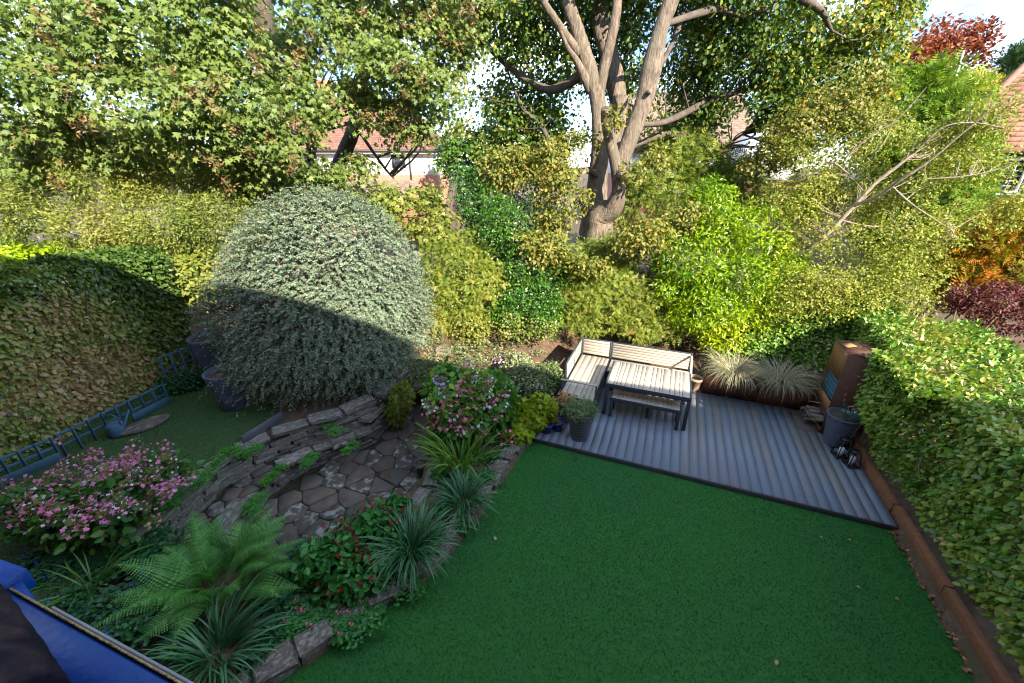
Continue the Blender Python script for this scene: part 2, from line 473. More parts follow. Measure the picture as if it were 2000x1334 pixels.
T_OAK = (np.array([(0, 0, 0), (.14, .25, .03), (.30, .42, 0), (.20, .55, .04), (.30, .75, 0), (0, 1, -.04), (-.30, .75, 0), (-.20, .55, .04), (-.30, .42, 0), (-.14, .25, .03)], float),
         [(0, 1, 3, 5), (1, 2, 3), (3, 4, 5), (0, 5, 7, 9), (9, 7, 8), (7, 5, 6)])
def _spray(nb, w):
    v, f = [], []
    for i in range(nb):
        t = i / nb
        for s in (-1, 1):
            k = len(v)
            ln = w * (1 - t * .75)
            y0 = .08 + t * .75
            v += [(0, y0, 0), (s * ln, y0 + .22 * ln + .1, -.03), (0, y0 + .13, 0.0)]
            f.append((k, k + 1, k + 2))
    k = len(v)
    v += [(-.03, .8, 0), (.03, .8, 0), (0, 1, 0)]
    f.append((k, k + 1, k + 2))
    return (np.array(v, float), f)
T_MAPLE2 = (np.array([(0, 0, 0), (.50, .12, -.05), (.30, .32, .03), (.58, .64, -.06), (.2, .56, .02), (0, 1, -.06), (-.2, .56, .02), (-.58, .64, -.06), (-.30, .32, .03), (-.50, .12, -.05), (0, .3, .04)], float), [(10, 0, 1, 2), (10, 2, 3, 4), (10, 4, 5, 6), (10, 6, 7, 8), (10, 8, 9, 0)])
T_SPRAY = _spray(4, .36)
T_TUFT = (np.array([(-.06, 0, 0), (.06, 0, 0), (.35, .9, .1), (-.05, 0, .05), (.05, 0, .05), (-.3, 1, .2), (-.05, 0, -.05), (.05, 0, -.05), (0, .8, -.3)], float), [(0, 1, 2), (3, 4, 5), (6, 7, 8)])
def _petal4():
    v, f = [(0, 0, .03)], []
    for k in range(4):
        a = k * math.pi / 2
        for da, r in ((-.62, .62), (0, 1.0), (.62, .62)):
            v.append((math.sin(a + da) * r, math.cos(a + da) * r, 0))
        b = 1 + k * 3
        f.append((0, b, b + 1, b + 2))
    return (np.array(v, float) * .55, f)
T_FLORET = _petal4()
def blade_mesh(L_, W_, curl, n=6, twist=0.0):
    """an arching strap leaf: starts up, bends over"""
    v, f = [], []
    x, z = 0.0, 0.0
    ang = math.radians(82)
    for i in range(n + 1):
        t = i / n
        wd = W_ * (0.75 + .5 * math.sin(min(1, t * 1.4) * math.pi * .6)) * (1 - t ** 3) + .0006
        v += [(x, -wd / 2, z), (x, 0, z - wd * .22), (x, wd / 2, z)]
        ang -= curl / n * (0.55 + .9 * t)
        x += math.cos(ang) * L_ / n
        z += math.sin(ang) * L_ / n
    for i in range(n):
        k = i * 3
        f += [(k, k + 3, k + 4, k + 1), (k + 1, k + 4, k + 5, k + 2)]
    return v, f

def unit(a): return a / (np.linalg.norm(a, axis=-1, keepdims=True) + 1e-9)
def basis(d, n):
    d = unit(d)
    n = n - (n * d).sum(-1, keepdims=True) * d
    n = unit(n)
    return np.cross(d, n), d, n
def scatter(name, T, pos, d, n, size, tint, base):
    tv, tf = T
    x, y, z = basis(d, n)
    N, k = len(pos), len(tv)
    V = pos[:, None, :] + size[:, None, None] * (tv[None, :, 0:1] * x[:, None, :] + tv[None, :, 1:2] * y[:, None, :] + tv[None, :, 2:3] * z[:, None, :])
    lp = np.array([i for f in tf for i in f], dtype=np.int64)
    tt = np.array([len(f) for f in tf], dtype=np.int32)
    loops = (np.arange(N)[:, None] * k + lp[None, :]).ravel()
    return mesh_np(name, (V - np.array(base)).reshape(-1, 3), loops, np.tile(tt, N), np.repeat(tint, k))
LEAFSETS = {}
def leaf_parts(parent, base, T, key, m, pos, d, n, size, tint, name='leaf'):
    """single leaves as parts: six shared meshes by tint"""
    if key not in LEAFSETS:
        ms = []
        for q in range(6):
            me = mesh_py('leaf_' + key, T[0], T[1], np.full(len(T[0]), (q + .5) / 6))
            me.materials.append(m)
            ms.append(me)
        LEAFSETS[key] = ms
    x, y, z = basis(d, n)
    for i in range(len(pos)):
        o = bpy.data.objects.new(name, LEAFSETS[key][int(min(5, max(0, tint[i] * 6)))])
        C.objects.link(o)
        o.parent = parent
        s = size[i]
        p = pos[i] - base
        o.matrix_local = Matrix(((x[i, 0] * s, y[i, 0] * s, z[i, 0] * s, p[0]), (x[i, 1] * s, y[i, 1] * s, z[i, 1] * s, p[1]), (x[i, 2] * s, y[i, 2] * s, z[i, 2] * s, p[2]), (0, 0, 0, 1)))
def pick_parts(pos, size, out, n):
    u, v, cz = proj(pos)
    s = size / cz * (1 + .25 * R.rand(len(pos)))
    s = np.where((u > 10) & (u < 1990) & (v > 10) & (v < 1324) & (out > .93), s, 0)
    return np.argsort(-s)[:n]
def wnoise(p, scale, seed):
    r = np.random.RandomState(seed)
    a = 0
    for k in range(7):
        wv = r.normal(size=3) * scale * (1 + .5 * k)
        a = a + np.sin(p @ wv + r.rand() * 6.28) / (1 + .35 * k)
    return a / 3.2
def BL(u, v, y, ru, rv, rd=None):
    c = D(u, v, y)
    k = czof(c) / F
    rx, rz = ru * k, rv * k
    return (c, np.array([rx, rd if rd else min(rx, rz), rz]))
CAMP = np.array([0, 0, H])
def foliage_pts(blobs, nclump, per, cr, shell=(.72, 1.05), flat=.5, droop=.3, camb=.7, up=.5, gap=-9, gscale=1.2, seed=1, jit=.6, clip=True, sag=.35, zmin=None, irr=.24):
    r = np.random.RandomState(seed)
    c = np.array([b[0] for b in blobs]); rad = np.array([b[1] for b in blobs])
    ar = rad[:, 0] * rad[:, 1] + rad[:, 1] * rad[:, 2] + rad[:, 0] * rad[:, 2]
    m = nclump * 5
    b = r.choice(len(blobs), m, p=ar / ar.sum())
    dirs = unit(unit(r.normal(size=(m, 3))) + camb * unit(CAMP - c[b]))
    s = r.uniform(shell[0], shell[1], m)
    s = s * (1 + irr * wnoise(dirs * 1.0 + c[b] * 3.1, 2.6, seed + 31))
    pos = c[b] + rad[b] * dirs * s[:, None]
    q = np.stack([np.linalg.norm((pos - c[j]) / rad[j], axis=1) for j in range(len(blobs))], 1)
    q[np.arange(m), b] = 9
    ok = q.min(1) > shell[0] * .97 if len(blobs) > 1 else np.ones(m, bool)
    ok &= wnoise(pos, gscale, seed + 5) > gap
    if zmin is not None: ok &= pos[:, 2] > zmin
    if clip:
        u, v, cz = proj(pos)
        ok &= (u > -260) & (u < 2260) & (v > -260)
    idx = np.where(ok)[0][:nclump]
    pos, dirs, b, s = pos[idx], dirs[idx], b[idx], s[idx]
    outw = unit(dirs / rad[b] * rad[b].min(1)[:, None])
    axis = unit(outw + up * np.array([0, 0, 1.0]) + .35 * r.normal(size=outw.shape))
    nc = len(pos)
    A = np.repeat(axis, per, 0)
    off = unit(r.normal(size=(nc * per, 3))) * (r.rand(nc * per, 1) ** .45)
    al = (off * A).sum(1, keepdims=True)
    lat = off - al * A
    csz = np.repeat(r.uniform(.65, 1.3, nc), per)[:, None] * cr
    ln = np.linalg.norm(lat, axis=1, keepdims=True)
    p = np.repeat(pos, per, 0) + csz * (lat + A * al * flat - A * sag * ln ** 2)
    d = lat * 1.1 + A * .25 + jit * r.normal(size=lat.shape) * .7 - np.array([0, 0, droop])
    n = A + jit * r.normal(size=lat.shape) * .75
    tb = np.repeat(np.clip(.5 + .32 * wnoise(pos, .8, seed + 9) + .10 * r.normal(size=nc), 0, 1), per)
    out = np.repeat(s / shell[1], per) + al[:, 0] * .1
    return dict(pos=p, d=d, n=n, tb=tb, out=out, cl=pos)
def clampt(t): return np.clip(t, 0.01, .99)

def twigs(tub, limbpts, targets, rng, r0=.02, r1=.005, sag=.15, sides=4, upbias=.0, lmax=2.6):
    lp = np.array(limbpts)
    for t in targets:
        dd = np.linalg.norm(lp - t, axis=1) + np.maximum(0, lp[:, 2] - t[2] + .3) * 1.5
        s = lp[np.argmin(dd)]
        ln = np.linalg.norm(t - s)
        if ln < .15 or ln > lmax: continue
        mid = s * .5 + t * .5 + rng.normal(size=3) * ln * .10 + np.array([0, 0, ln * (upbias)])
        k = min(1.6, .5 + ln * .35)
        tub.add([s, mid, t], [r0 * k, r0 * .55 * k, r1], sides, 3, rng=rng)

def shrub(name, label, cat, base, blobs, T, key, m, leaf, nclump, per, cr, seed, group=None, parts=0, tv=.16, fill=0.12, stem=True, stemm=None, partname='leaf', foll='foliage', tshift=0, sizevar=.3, **kw):
    base = np.array(base, float)
    th = thing(name, label, cat, base, 0, group)
    g = foliage_pts(blobs, nclump, per, cr, seed=seed, **kw)
    r = np.random.RandomState(seed + 77)
    N = len(g['pos'])
    size = leaf * (1 + sizevar * r.uniform(-1, 1, N))
    tint = clampt(g['tb'] + tshift + tv * r.normal(size=N))
    keep = np.ones(N, bool)
    if parts:
        ix = pick_parts(g['pos'], size, g['out'], parts)
        keep[ix] = False
        leaf_parts(th, base, T, key, m, g['pos'][ix], g['d'][ix], g['n'][ix], size[ix], tint[ix], partname)
    pos, d, n, sz, ti = g['pos'][keep], g['d'][keep], g['n'][keep], size[keep], tint[keep]
    if fill:
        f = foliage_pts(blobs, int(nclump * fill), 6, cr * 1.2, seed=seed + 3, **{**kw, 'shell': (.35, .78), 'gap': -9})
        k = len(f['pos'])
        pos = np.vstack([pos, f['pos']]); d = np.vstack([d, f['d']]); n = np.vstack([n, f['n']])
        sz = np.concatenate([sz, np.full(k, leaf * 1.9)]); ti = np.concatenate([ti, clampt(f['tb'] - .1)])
    o = link(foll, scatter(name + '_' + foll, T, pos, d, n, sz, ti, base), m, th)
    o['kind'] = 'stuff'
    if stem:
        tb = Tubes()
        cl = g['cl']
        k = max(3, min(26, len(cl) // 30))
        for t in cl[r.choice(len(cl), min(k, len(cl)), replace=False)]:
            b0 = base + np.array([r.normal() * .08, r.normal() * .08, -.03])
            mid = b0 * .45 + t * .55 + np.array([0, 0, .15]) + r.normal(size=3) * .08
            tb.add([b0, mid, t], [.022, .014, .005], 5, 4, rng=r)
        link('stem', tb.mesh(name + '_stem', base), stemm or M['twig'], th)
    return th, g

# ------------------------------------------------------------------ the ground
L1 = np.array([(-2.35, 8.15), (-2.52, 7.55), (-2.60, 6.95), (-2.80, 6.38), (-3.37, 5.88), (-3.78, 5.50), (-4.00, 5.02), (-4.03, 4.54), (-3.95, 4.0), (-3.8, 3.5)])
L2 = np.array([(-2.78, 6.62), (-3.28, 6.20), (-3.70, 5.93), (-4.08, 5.68), (-4.40, 5.32), (-4.55, 4.98), (-4.64, 4.6), (-4.68, 4.14), (-4.66, 3.7)])
PATIO = np.array(list(L1) + [(-3.3, 3.55), (-2.75, 3.75), (-2.25, 4.15), (-1.83, 4.55), (-1.63, 5.1), (-1.58, 5.6), (-1.72, 6.4), (-1.82, 7.05), (-1.95, 8.1)])
LEDGE = np.array(list(L2) + list(L1[3:-1][::-1]))
UPPER = np.array(list(L2) + [(-4.75, 3.3), (-4.9, 1.0), (-14, 1.0), (-14, 10.5), (-2.7, 10.5), (-2.45, 8.1), (-2.62, 7.5), (-2.7, 6.95)])
EDGE = [P(*q, -.06)[:2] for q in [(1043, 852), (1022, 878), (985, 932), (925, 1022), (848, 1112), (705, 1215), (545, 1330), (420, 1410)]]
LAWN = np.array([EDGE[-1], *EDGE[-2::-1], dk(5.35, 0)[:2], dk(5.32, -2)[:2], dk(5.3, -5)[:2]])
def inpoly(x, y, poly):
    c = np.zeros(np.shape(x), bool)
    n = len(poly)
    for i in range(n):
        x0, y0 = poly[i]; x1, y1 = poly[(i + 1) % n]
        if y0 == y1: continue
        t = ((y0 > y) != (y1 > y)) & (x < (x1 - x0) * (y - y0) / (y1 - y0) + x0)
        c ^= t
    return c
def sstep(a, b, x):
    t = np.clip((x - a) / (b - a), 0, 1)
    return t * t * (3 - 2 * t)
def offs(line, d):
    t = unit(np.gradient(np.array(line), axis=0))
    return np.array(line) + np.stack([t[:, 1], -t[:, 0]], 1) * d
L1G, L2G = offs(L1, .17), offs(L2, .17)
_rt = PATIO[len(L1):]
PATIOG = np.vstack([L1G, _rt + np.array([.14, -.05])])
LEDGEG = np.vstack([L2G, L1[3:-1][::-1]])
UPPERG = np.vstack([L2G, UPPER[len(L2):]])
def gz(x, y, lumps=True):
    x = np.asarray(x, float); y = np.asarray(y, float)
    a = (x - O2[0]) * U2[0] + (y - O2[1]) * U2[1]
    v = (x - O2[0]) * V2[0] + (y - O2[1]) * V2[1]
    wl = sstep(-.9, -.2, a)
    z = (1 - wl) * (.02 + 1.15 * sstep(7.7, 11, y)) + wl * (.02 + .95 * sstep(3.1, 5.6, v))
    up = inpoly(x, y, UPPERG)
    z = np.where(up, .27 + .9 * sstep(8.5, 12, y), z)
    z = np.where(inpoly(x, y, LEDGEG), -.18, z)
    z = np.where(inpoly(x, y, PATIOG), -.49, z)
    lw = inpoly(x, y, LAWN) | ((a > -.02) & (a < 5.4) & (v > 0) & (v < 2.9))
    z = np.where(lw, -.13, z)
    if lumps:
        soft = ~(lw | inpoly(x, y, PATIOG) | inpoly(x, y, LEDGEG) | up)
        z = z + np.where(soft, .035 * np.sin(x * 5.1 + 1.3 * np.sin(y * 3.7)) * np.sin(y * 4.3), 0)
    return z
def gp(u, v, it=8):
    z = 0.0
    for _ in range(it):
        p = P(u, v, z)
        z = .5 * z + .5 * float(gz(p[0], p[1]))
    p = P(u, v, z)
    return np.array([p[0], p[1], float(gz(p[0], p[1]))])
gx = np.concatenate([-np.geomspace(400, 10.2, 16), np.arange(-10, 9.01, .09), np.geomspace(9.2, 400, 16)])
gy = np.concatenate([-np.geomspace(400, .5, 14), np.arange(.2, 13.01, .09), np.geomspace(13.3, 900, 18)])
X, Y = np.meshgrid(gx, gy)
Z = gz(X, Y)
nx, ny = len(gx), len(gy)
ii, jj = np.meshgrid(np.arange(nx - 1), np.arange(ny - 1))
k0 = (jj * nx + ii).ravel()
ql = np.stack([k0, k0 + 1, k0 + nx + 1, k0 + nx], 1).ravel()
tag(link('ground', mesh_np('ground', np.stack([X.ravel(), Y.ravel(), Z.ravel()], 1), ql, np.full(len(k0), 4), None, True), M['soil']), kind='structure')

def sheet(name, poly, z, m):
    me = mesh_py(name, [(p[0], p[1], z) for p in poly], [tuple(range(len(poly)))])
    if me.polygons[0].normal.z < 0: me.flip_normals()
    return tag(link(name, me, m), kind='structure')
def turf(name, poly, z, m, n, h, seed, pred=None):
    r = np.random.RandomState(seed)
    lo, hi = poly.min(0), poly.max(0)
    p = r.uniform(lo, hi, (n * 3, 2))
    p = p[inpoly(p[:, 0], p[:, 1], poly)]
    p = p[(p[:, 1] > 1.6) & (p[:, 0] > -9)][:n]
    k = len(p)
    pos = np.column_stack([p, np.full(k, z)])
    d = np.column_stack([r.normal(size=(k, 2)) * .45, np.ones(k)])
    nn = np.column_stack([r.normal(size=(k, 2)), np.zeros(k)])
    ti = clampt(.5 + .22 * wnoise(pos, .55, seed) + .12 * wnoise(pos * [1, .35, 1], 3.0, seed + 2) + .06 * r.normal(size=k))
    o = link(name, scatter(name, T_TUFT, pos, d, nn, h * r.uniform(.7, 1.3, k), ti, (0, 0, 0)), m)
    tag(o, kind='stuff')
sheet('lawn', LAWN, -.085, M['turf'])
turf('grass', LAWN, -.086, M['turfblade'], 60000, .027, 11)
UL = np.array([(-4.80, 3.3), (-4.72, 4.14), (-4.78, 4.6), (-4.80, 5.0), (-4.72, 5.45), (-4.62, 6.0), (-4.55, 6.7), (-5.2, 7.6), (-7.4, 9.0), (-7.75, 7.0), (-8.2, 4.6), (-8.6, 1.5), (-4.9, 1.0)])
sheet('upper_lawn', UL, .285, M['turf2'])
turf('short_grass', UL, .284, M['turfblade2'], 30000, .03, 12)

# crazy paving ---------------------------------------------------------------
def clip_half(poly, p, nrm):
    out = []
    for i in range(len(poly)):
        a, b = poly[i], poly[(i + 1) % len(poly)]
        da, db = (a - p) @ nrm, (b - p) @ nrm
        if da <= 0: out.append(a)
        if da * db < 0: out.append(a + (b - a) * da / (da - db))
    return out
def crazy(parent_name, poly, z, th_, spacing, seed, mats, joint):
    r = np.random.RandomState(seed)
    par = sheet(parent_name, poly, z - th_ * .55, joint)
    lo, hi = poly.min(0) - .3, poly.max(0) + .3
    pts = []
    tries = 0
    while tries < 4000:
        q = r.uniform(lo, hi); tries += 1
        mn = spacing * r.uniform(.5, 1.35)
        if all(np.hypot((q - p)[0] * 1.25, (q - p)[1] * .85) > mn for p in pts): pts.append(q)
    pts = np.array(pts)
    for i, p in enumerate(pts):
        if not inpoly(np.array([p[0]]), np.array([p[1]]), poly)[0]: continue
        cell = [p + np.array(c) for c in ((-.9, -.9), (.9, -.9), (.9, .9), (-.9, .9))]
        for j, q in enumerate(pts):
            if j == i or np.hypot(*(q - p)) > 1.6: continue
            nrm = (q - p) / np.hypot(*(q - p))
            hsh = (math.sin((p[0] + q[0]) * 37.1 + (p[1] + q[1]) * 91.7) * 43758.5) % 1.0
            cm = (p + q) / 2
            rot = (hsh - .5) * .55
            nrm2 = np.array([nrm[0] * math.cos(rot) - nrm[1] * math.sin(rot), nrm[0] * math.sin(rot) + nrm[1] * math.cos(rot)])
            cell = clip_half(cell, cm - nrm2 * .0065, nrm2)
            if len(cell) < 3: break
        if len(cell) < 3: continue
        cell = np.array(cell)
        # nibble the corners so the flags are not crisp polygons
        ring = []
        for a in range(len(cell)):
            pr, cu, nx_ = cell[a - 1], cell[a], cell[(a + 1) % len(cell)]
            l1, l2 = np.hypot(*(pr - cu)), np.hypot(*(nx_ - cu))
            k = r.uniform(.006, .022)
            ring.append(cu + (pr - cu) / max(l1, .01) * min(k, l1 * .3))
            ring.append(cu + (nx_ - cu) / max(l2, .01) * min(k, l2 * .3))
            if l2 > .25: ring.append((cu + nx_) / 2 + r.normal(size=2) * .008)
        ring = np.array(ring) - p
        n = len(ring)
        dz = r.uniform(-.008, .008)
        tilt = r.normal(size=2) * .012
        inn = ring * .955
        vs = [(x, y, -th_) for x, y in ring] + [(x, y, -.012 + dz + x * tilt[0] + y * tilt[1]) for x, y in ring] + [(x, y, dz + x * tilt[0] + y * tilt[1]) for x, y in inn]
        fs = [(k, (k + 1) % n, n + (k + 1) % n, n + k) for k in range(n)] + [(n + k, n + (k + 1) % n, 2 * n + (k + 1) % n, 2 * n + k) for k in range(n)] + [tuple(2 * n + k for k in range(n))]
        me = mesh_py('flagstone', vs, fs)
        bm = bmesh.new(); bm.from_mesh(me); bmesh.ops.recalc_face_normals(bm, faces=bm.faces); bm.to_mesh(me); bm.free()
        link('flagstone', me, mats[r.choice(len(mats), p=[.6, .4])], par, (p[0], p[1], z))
crazy('patio', PATIO, -.45, .05, .46, 5, [M['flag'], M['flaglichen']], M['joint'])
crazy('ledge_paving', LEDGE, -.135, .05, .30, 8, [M['flag'], M['flaglichen']], M['joint'])

# dry stone walls: every stone its own piece -----------------------------------
def stone_meshes(n, seed, flat=1.0):
    out = []
    r = np.random.RandomState(seed)
    for _ in range(n):
        bm = bmesh.new()
        bmesh.ops.create_cube(bm, size=1.0)
        bmesh.ops.bevel(bm, geom=list(bm.edges), offset=.06, segments=1, affect='EDGES')
        for v in bm.verts:
            v.co += Vector(r.normal(size=3) * np.array([.03, .05, .06]))
        me = bpy.data.meshes.new('stone')
        bm.to_mesh(me); bm.free()
        out.append(me)
    return out
STONES = stone_meshes(9, 3)
for s_ in STONES: s_.materials.append(M['stone'])
EDGES_ = stone_meshes(6, 9)
for s_ in EDGES_: s_.materials.append(M['edgestone'])
def resample(line, step):
    line = np.array(line)
    p, _ = catmull(line, np.ones(len(line)), 12)
    seg = np.r_[0, np.cumsum(np.hypot(*np.diff(p, axis=0).T))]
    s = np.arange(0, seg[-1], step)
    return np.stack([np.interp(s, seg, p[:, 0]), np.interp(s, seg, p[:, 1])], 1), seg[-1]
def put_stone(par, base, c, tang, L_, W_, Hh, r, meshes, name='stone'):
    o = bpy.data.objects.new(name, meshes[r.randint(len(meshes))])
    C.objects.link(o)
    o.parent = par
    o.location = [float(x) for x in (np.array(c) - base)]
    o.rotation_euler = (r.normal() * .03, r.normal() * .03, math.atan2(tang[1], tang[0]) + r.normal() * .05 + (math.pi if r.rand() < .5 else 0))
    o.scale = (L_, W_, Hh)
    return o
def wall(name, label, line, z0, ztop, courses, seed, inward, caps=True, thick=.22, lmin=.22, lmax=.5, group=None):
    r = np.random.RandomState(seed)
    pts, tot = resample(line, .02)
    base = np.array([pts[len(pts) // 2][0], pts[len(pts) // 2][1], z0])
    par = thing(name, label, 'wall', base, 0, group)
    tg = np.gradient(pts, axis=0); tg = unit(tg)
    nr = np.stack([-tg[:, 1], tg[:, 0]], 1) * inward
    def zt(s): return ztop(s / tot) if callable(ztop) else ztop
    z = z0
    hs = r.uniform(.7, 1.3, courses); hs /= hs.sum()
    acc = np.r_[0, np.cumsum(hs)]
    for ci in range(courses):
        s = -r.uniform(0, .2)
        top = ci == courses - 1
        while s < tot:
            L_ = r.uniform(lmin, lmax) * (1.35 if top and caps else 1)
            m = int(min(max((s + L_ / 2) / .02, 0), len(pts) - 1))
            hh = (zt(m * .02) - z0)
            a, b = z0 + hh * acc[ci], z0 + hh * acc[ci + 1]
            if not (top and caps and r.rand() < .12):
                back = thick / 2 + ci * .012 + r.normal() * .012 - (.03 if top and caps else 0)
                c = pts[m] + nr[m] * back
                put_stone(par, base, (c[0], c[1], (a + b) / 2), tg[m], L_ * .97, thick * (1.25 if top and caps else 1) * r.uniform(.92, 1.1), (b - a) * r.uniform(.88, 1.0), r, STONES)
            s += L_
    # rubble core behind the face keeps daylight out of the joints
    q = pts[::10]; qn = nr[::10]
    vs, fs = [], []
    for i in range(len(q)):
        a = q[i] + qn[i] * .07; b = q[i] + qn[i] * (thick + .05)
        h_ = zt(i * .2) - .06
        vs += [(a[0] - base[0], a[1] - base[1], -.03), (a[0] - base[0], a[1] - base[1], h_ - z0), (b[0] - base[0], b[1] - base[1], h_ - z0), (b[0] - base[0], b[1] - base[1], -.03)]
        if i:
            k = 4 * i
            fs += [(k - 4, k, k + 1, k - 3), (k - 3, k + 1, k + 2, k - 2), (k - 2, k + 2, k + 3, k - 1)]
    link('rubble_core', mesh_py('rubble_core', vs, fs), M['joint'], par)
    return par
wall('retaining_wall', 'lower curved dry stone retaining wall rising from the crazy paved patio', L1, -.46, lambda t: -.11 + .46 * (1 - sstep(.2, .36, t)), 6, 21, -1, lmin=.2, lmax=.55)
wall('retaining_wall', 'upper curved dry stone wall between paved ledge and mown lawn', L2, -.15, lambda t: .31 + .08 * (1 - sstep(.1, .5, t)), 6, 22, -1, lmin=.22, lmax=.6)
BW = [(-1.36, 5.75), (-1.36, 5.3), (-1.42, 4.85), (-1.60, 4.45), (-1.90, 4.1), (-2.35, 3.75)]
wall('retaining_wall', 'short stone wall holding the flower bed above the patio', BW, -.47, .03, 4, 23, 1, thick=.2)
# stone edging of the artificial lawn
r_ = np.random.RandomState(5)
pts, tot = resample(EDGE, .02)
par = thing('stone_edging', 'row of rough stones edging the artificial lawn along the flower bed', 'edging', (pts[100][0], pts[100][1], -.1))
bs = np.array([pts[100][0], pts[100][1], -.1])
tg = unit(np.gradient(pts, axis=0))
s = 0
while s < tot:
    L_ = r_.uniform(.24, .42)
    m = int(min((s + L_ / 2) / .02, len(pts) - 1))
    nrm = np.array([tg[m][1], -tg[m][0]])
    c = pts[m] + nrm * (.13 + r_.normal() * .015)
    put_stone(par, bs, (c[0], c[1], -.02 + r_.normal() * .012), tg[m], L_ * .95, .24 * r_.uniform(.7, 1.15), .17, r_, EDGES_)
    s += L_

# ------------------------------------------------------------------ the deck, board by board
deck = deckthing('decking', None, None, 0, 0)
deck['kind'] = 'structure'
def plank_mesh(v0, v1):
    me = boxes('plank', [(-.0727, .0727, v0, v1, -.026, 0)], 0)
    me.materials.append(M['deck'])
    return me
PL = {'a': plank_mesh(0, 3.12), 'b': plank_mesh(0, 2.875), 'c': plank_mesh(0, 2.115)}
for i in range(36):
    a = .075 + i * .1493
    k = 'a' if a < 2.9 else ('b' if a < 4.6 else 'c')
    o = bpy.data.objects.new('plank', PL[k])
    C.objects.link(o)
    o.parent = deck
    o.location = (a, random.uniform(-.002, .002), random.uniform(-.0012, .0012))
link('edge_board', boxes('edge_board', [(-.0, 5.375, -.024, -.006, -.115, -.006)], .002), M['deckdark'], deck)
link('joist', boxes('joist', [(.02, 5.35, v, v + .05, -.12, -.028) for v in (.03, .6, 1.2, 1.8)], 0), M['deckdark'], deck)
t = deckthing('stone_slab', 'dark stained paving slab let into the deck corner beside the rusty fireplace', 'slab', 4.83, 2.5, -.05)
link('slab', boxes('slab', [(-.215, .40, -.375, .43, -.05, .008)], .006), M['flag'], t)

# ------------------------------------------------------------------ our own house behind the camera (casts the straight shadow) and its blue window
FD = np.array([.954, -.301]); FN = np.array([.301, .954])
def fh(a, n, z): 
    p = FD * a + FN * n
    return (float(p[0]), float(p[1]), float(z))
def fbox(a0, a1, n0, n1, z0, z1):
    return [fh(a0, n0, z0), fh(a1, n0, z0), fh(a1, n1, z0), fh(a0, n1, z0), fh(a0, n0, z1), fh(a1, n0, z1), fh(a1, n1, z1), fh(a0, n1, z1)]
hs = thing('brick_house', 'tall brick house whose open blue window looks out over the garden', 'house', (0, 0, 0))
wz0, wz1 = 3.7, 5.5
link('wall', boxes('house_wall', [fbox(-16, -1.6, -.55, -.25, -.6, 7.3), fbox(1.2, 16, -.55, -.25, -.6, 7.3), fbox(-1.6, 1.2, -.55, -.25, -.6, wz0), fbox(-1.6, 1.2, -.55, -.25, wz1, 7.3),
                                 fbox(-16, -15.7, -8.3, -.56, -.6, 7.3), fbox(15.7, 16, -8.3, -.56, -.6, 7.3), fbox(-16, 16, -8.6, -8.3, -.6, 7.3)]), M['brick'], hs)
EV, EZ = .18, 7.30
link('roof', mesh_py('house_roof', [fh(-16.3, EV, EZ), fh(16.3, EV, EZ), fh(16.3, -4.4, EZ + 3.1), fh(-16.3, -4.4, EZ + 3.1), fh(-16.3, -9.0, EZ), fh(16.3, -9.0, EZ),
     fh(-16.3, EV, EZ - .12), fh(16.3, EV, EZ - .12), fh(-16.3, -9.0, EZ - .12), fh(16.3, -9.0, EZ - .12)],
     [(0, 1, 2, 3), (3, 2, 5, 4), (0, 6, 7, 1), (6, 8, 9, 7), (4, 5, 9, 8), (0, 3, 4, 8, 6), (1, 7, 9, 5, 2)]), M['tile_brown'], hs)
# top-hung blue casement pushed outwards, seen from above at the lower left
wn = thing('window_sash', None, None, (-.7, .4, 3.9))
wn.parent = hs
wb = np.array([-.7, .4, 3.9])
def wbox(lst, bev=.004):
    return boxes('sash', [[tuple(np.array(p) - wb) for p in b] for b in lst], bev)
pa, pb = P(12, 1150, 3.95), P(420, 1378, 3.95)
dd = (pb - pa) / np.linalg.norm(pb - pa)
dn = np.array([-dd[1], dd[0], 0])
if dn[1] < 0: dn = -dn
def wb_bar(s0, s1, o0, o1, z0, z1):
    ps = []
    for z in (z0, z1):
        ps += [pa + dd * s0 + dn * o0, pa + dd * s1 + dn * o0, pa + dd * s1 + dn * o1, pa + dd * s0 + dn * o1]
        for q in ps[-4:]: q[2] = z
    return [tuple(q) for q in ps]
LW = float(np.linalg.norm(pb - pa))
link('upper_rail', wbox([wb_bar(0, LW, -.050, 0, 3.90, 3.95)]), M['winblue'], wn)
link('lower_rail', wbox([wb_bar(.0, LW, -.105, -.056, 3.875, 3.925)]), M['winblue'], wn)
link('glass_pane', wbox([wb_bar(.0, LW, -.30, -.104, 3.86, 3.868)], 0), glassmat('old_glass', (.05, .075, .075), .25), wn)
link('seal_strip', wbox([wb_bar(0, LW, .001, .004, 3.935, 3.9512)], 0), M['strip'], wn)
link('outer_rail', wbox([wb_bar(.09, LW, .0075, .013, 3.90, 3.935)], .002), M['sealgrey'], wn)
q0, q1, q2 = P(-60, 1072, 3.97), P(36, 1107, 3.97), P(88, 1192, 3.93)
link('corner_post', wbox([bar(tuple(q0 + np.array([0, -.02, -.03])), tuple(q1 + np.array([0, -.02, -.03])), .05, .045)]), M['winblue'], wn)
link('side_stile', wbox([bar(tuple(q1 + np.array([-.01, -.012, -.05])), tuple(q2 + np.array([-.005, -.01, -.05])), .02, .07)], .003), M['winblue'], wn)
hb0 = P(40, 1260, 4.1)
tb = Tubes()
tb.add([P(-150, 1085, 4.12), P(-118, 1170, 4.12), P(-80, 1256, 4.12), P(-35, 1350, 4.12), P(0, 1440, 4.12)], [.038, .042, .045, .047, .05], 14, 6, .03, True)
link('window_stay', tb.mesh('window_stay', hb0), M['windark'], hs, hb0)

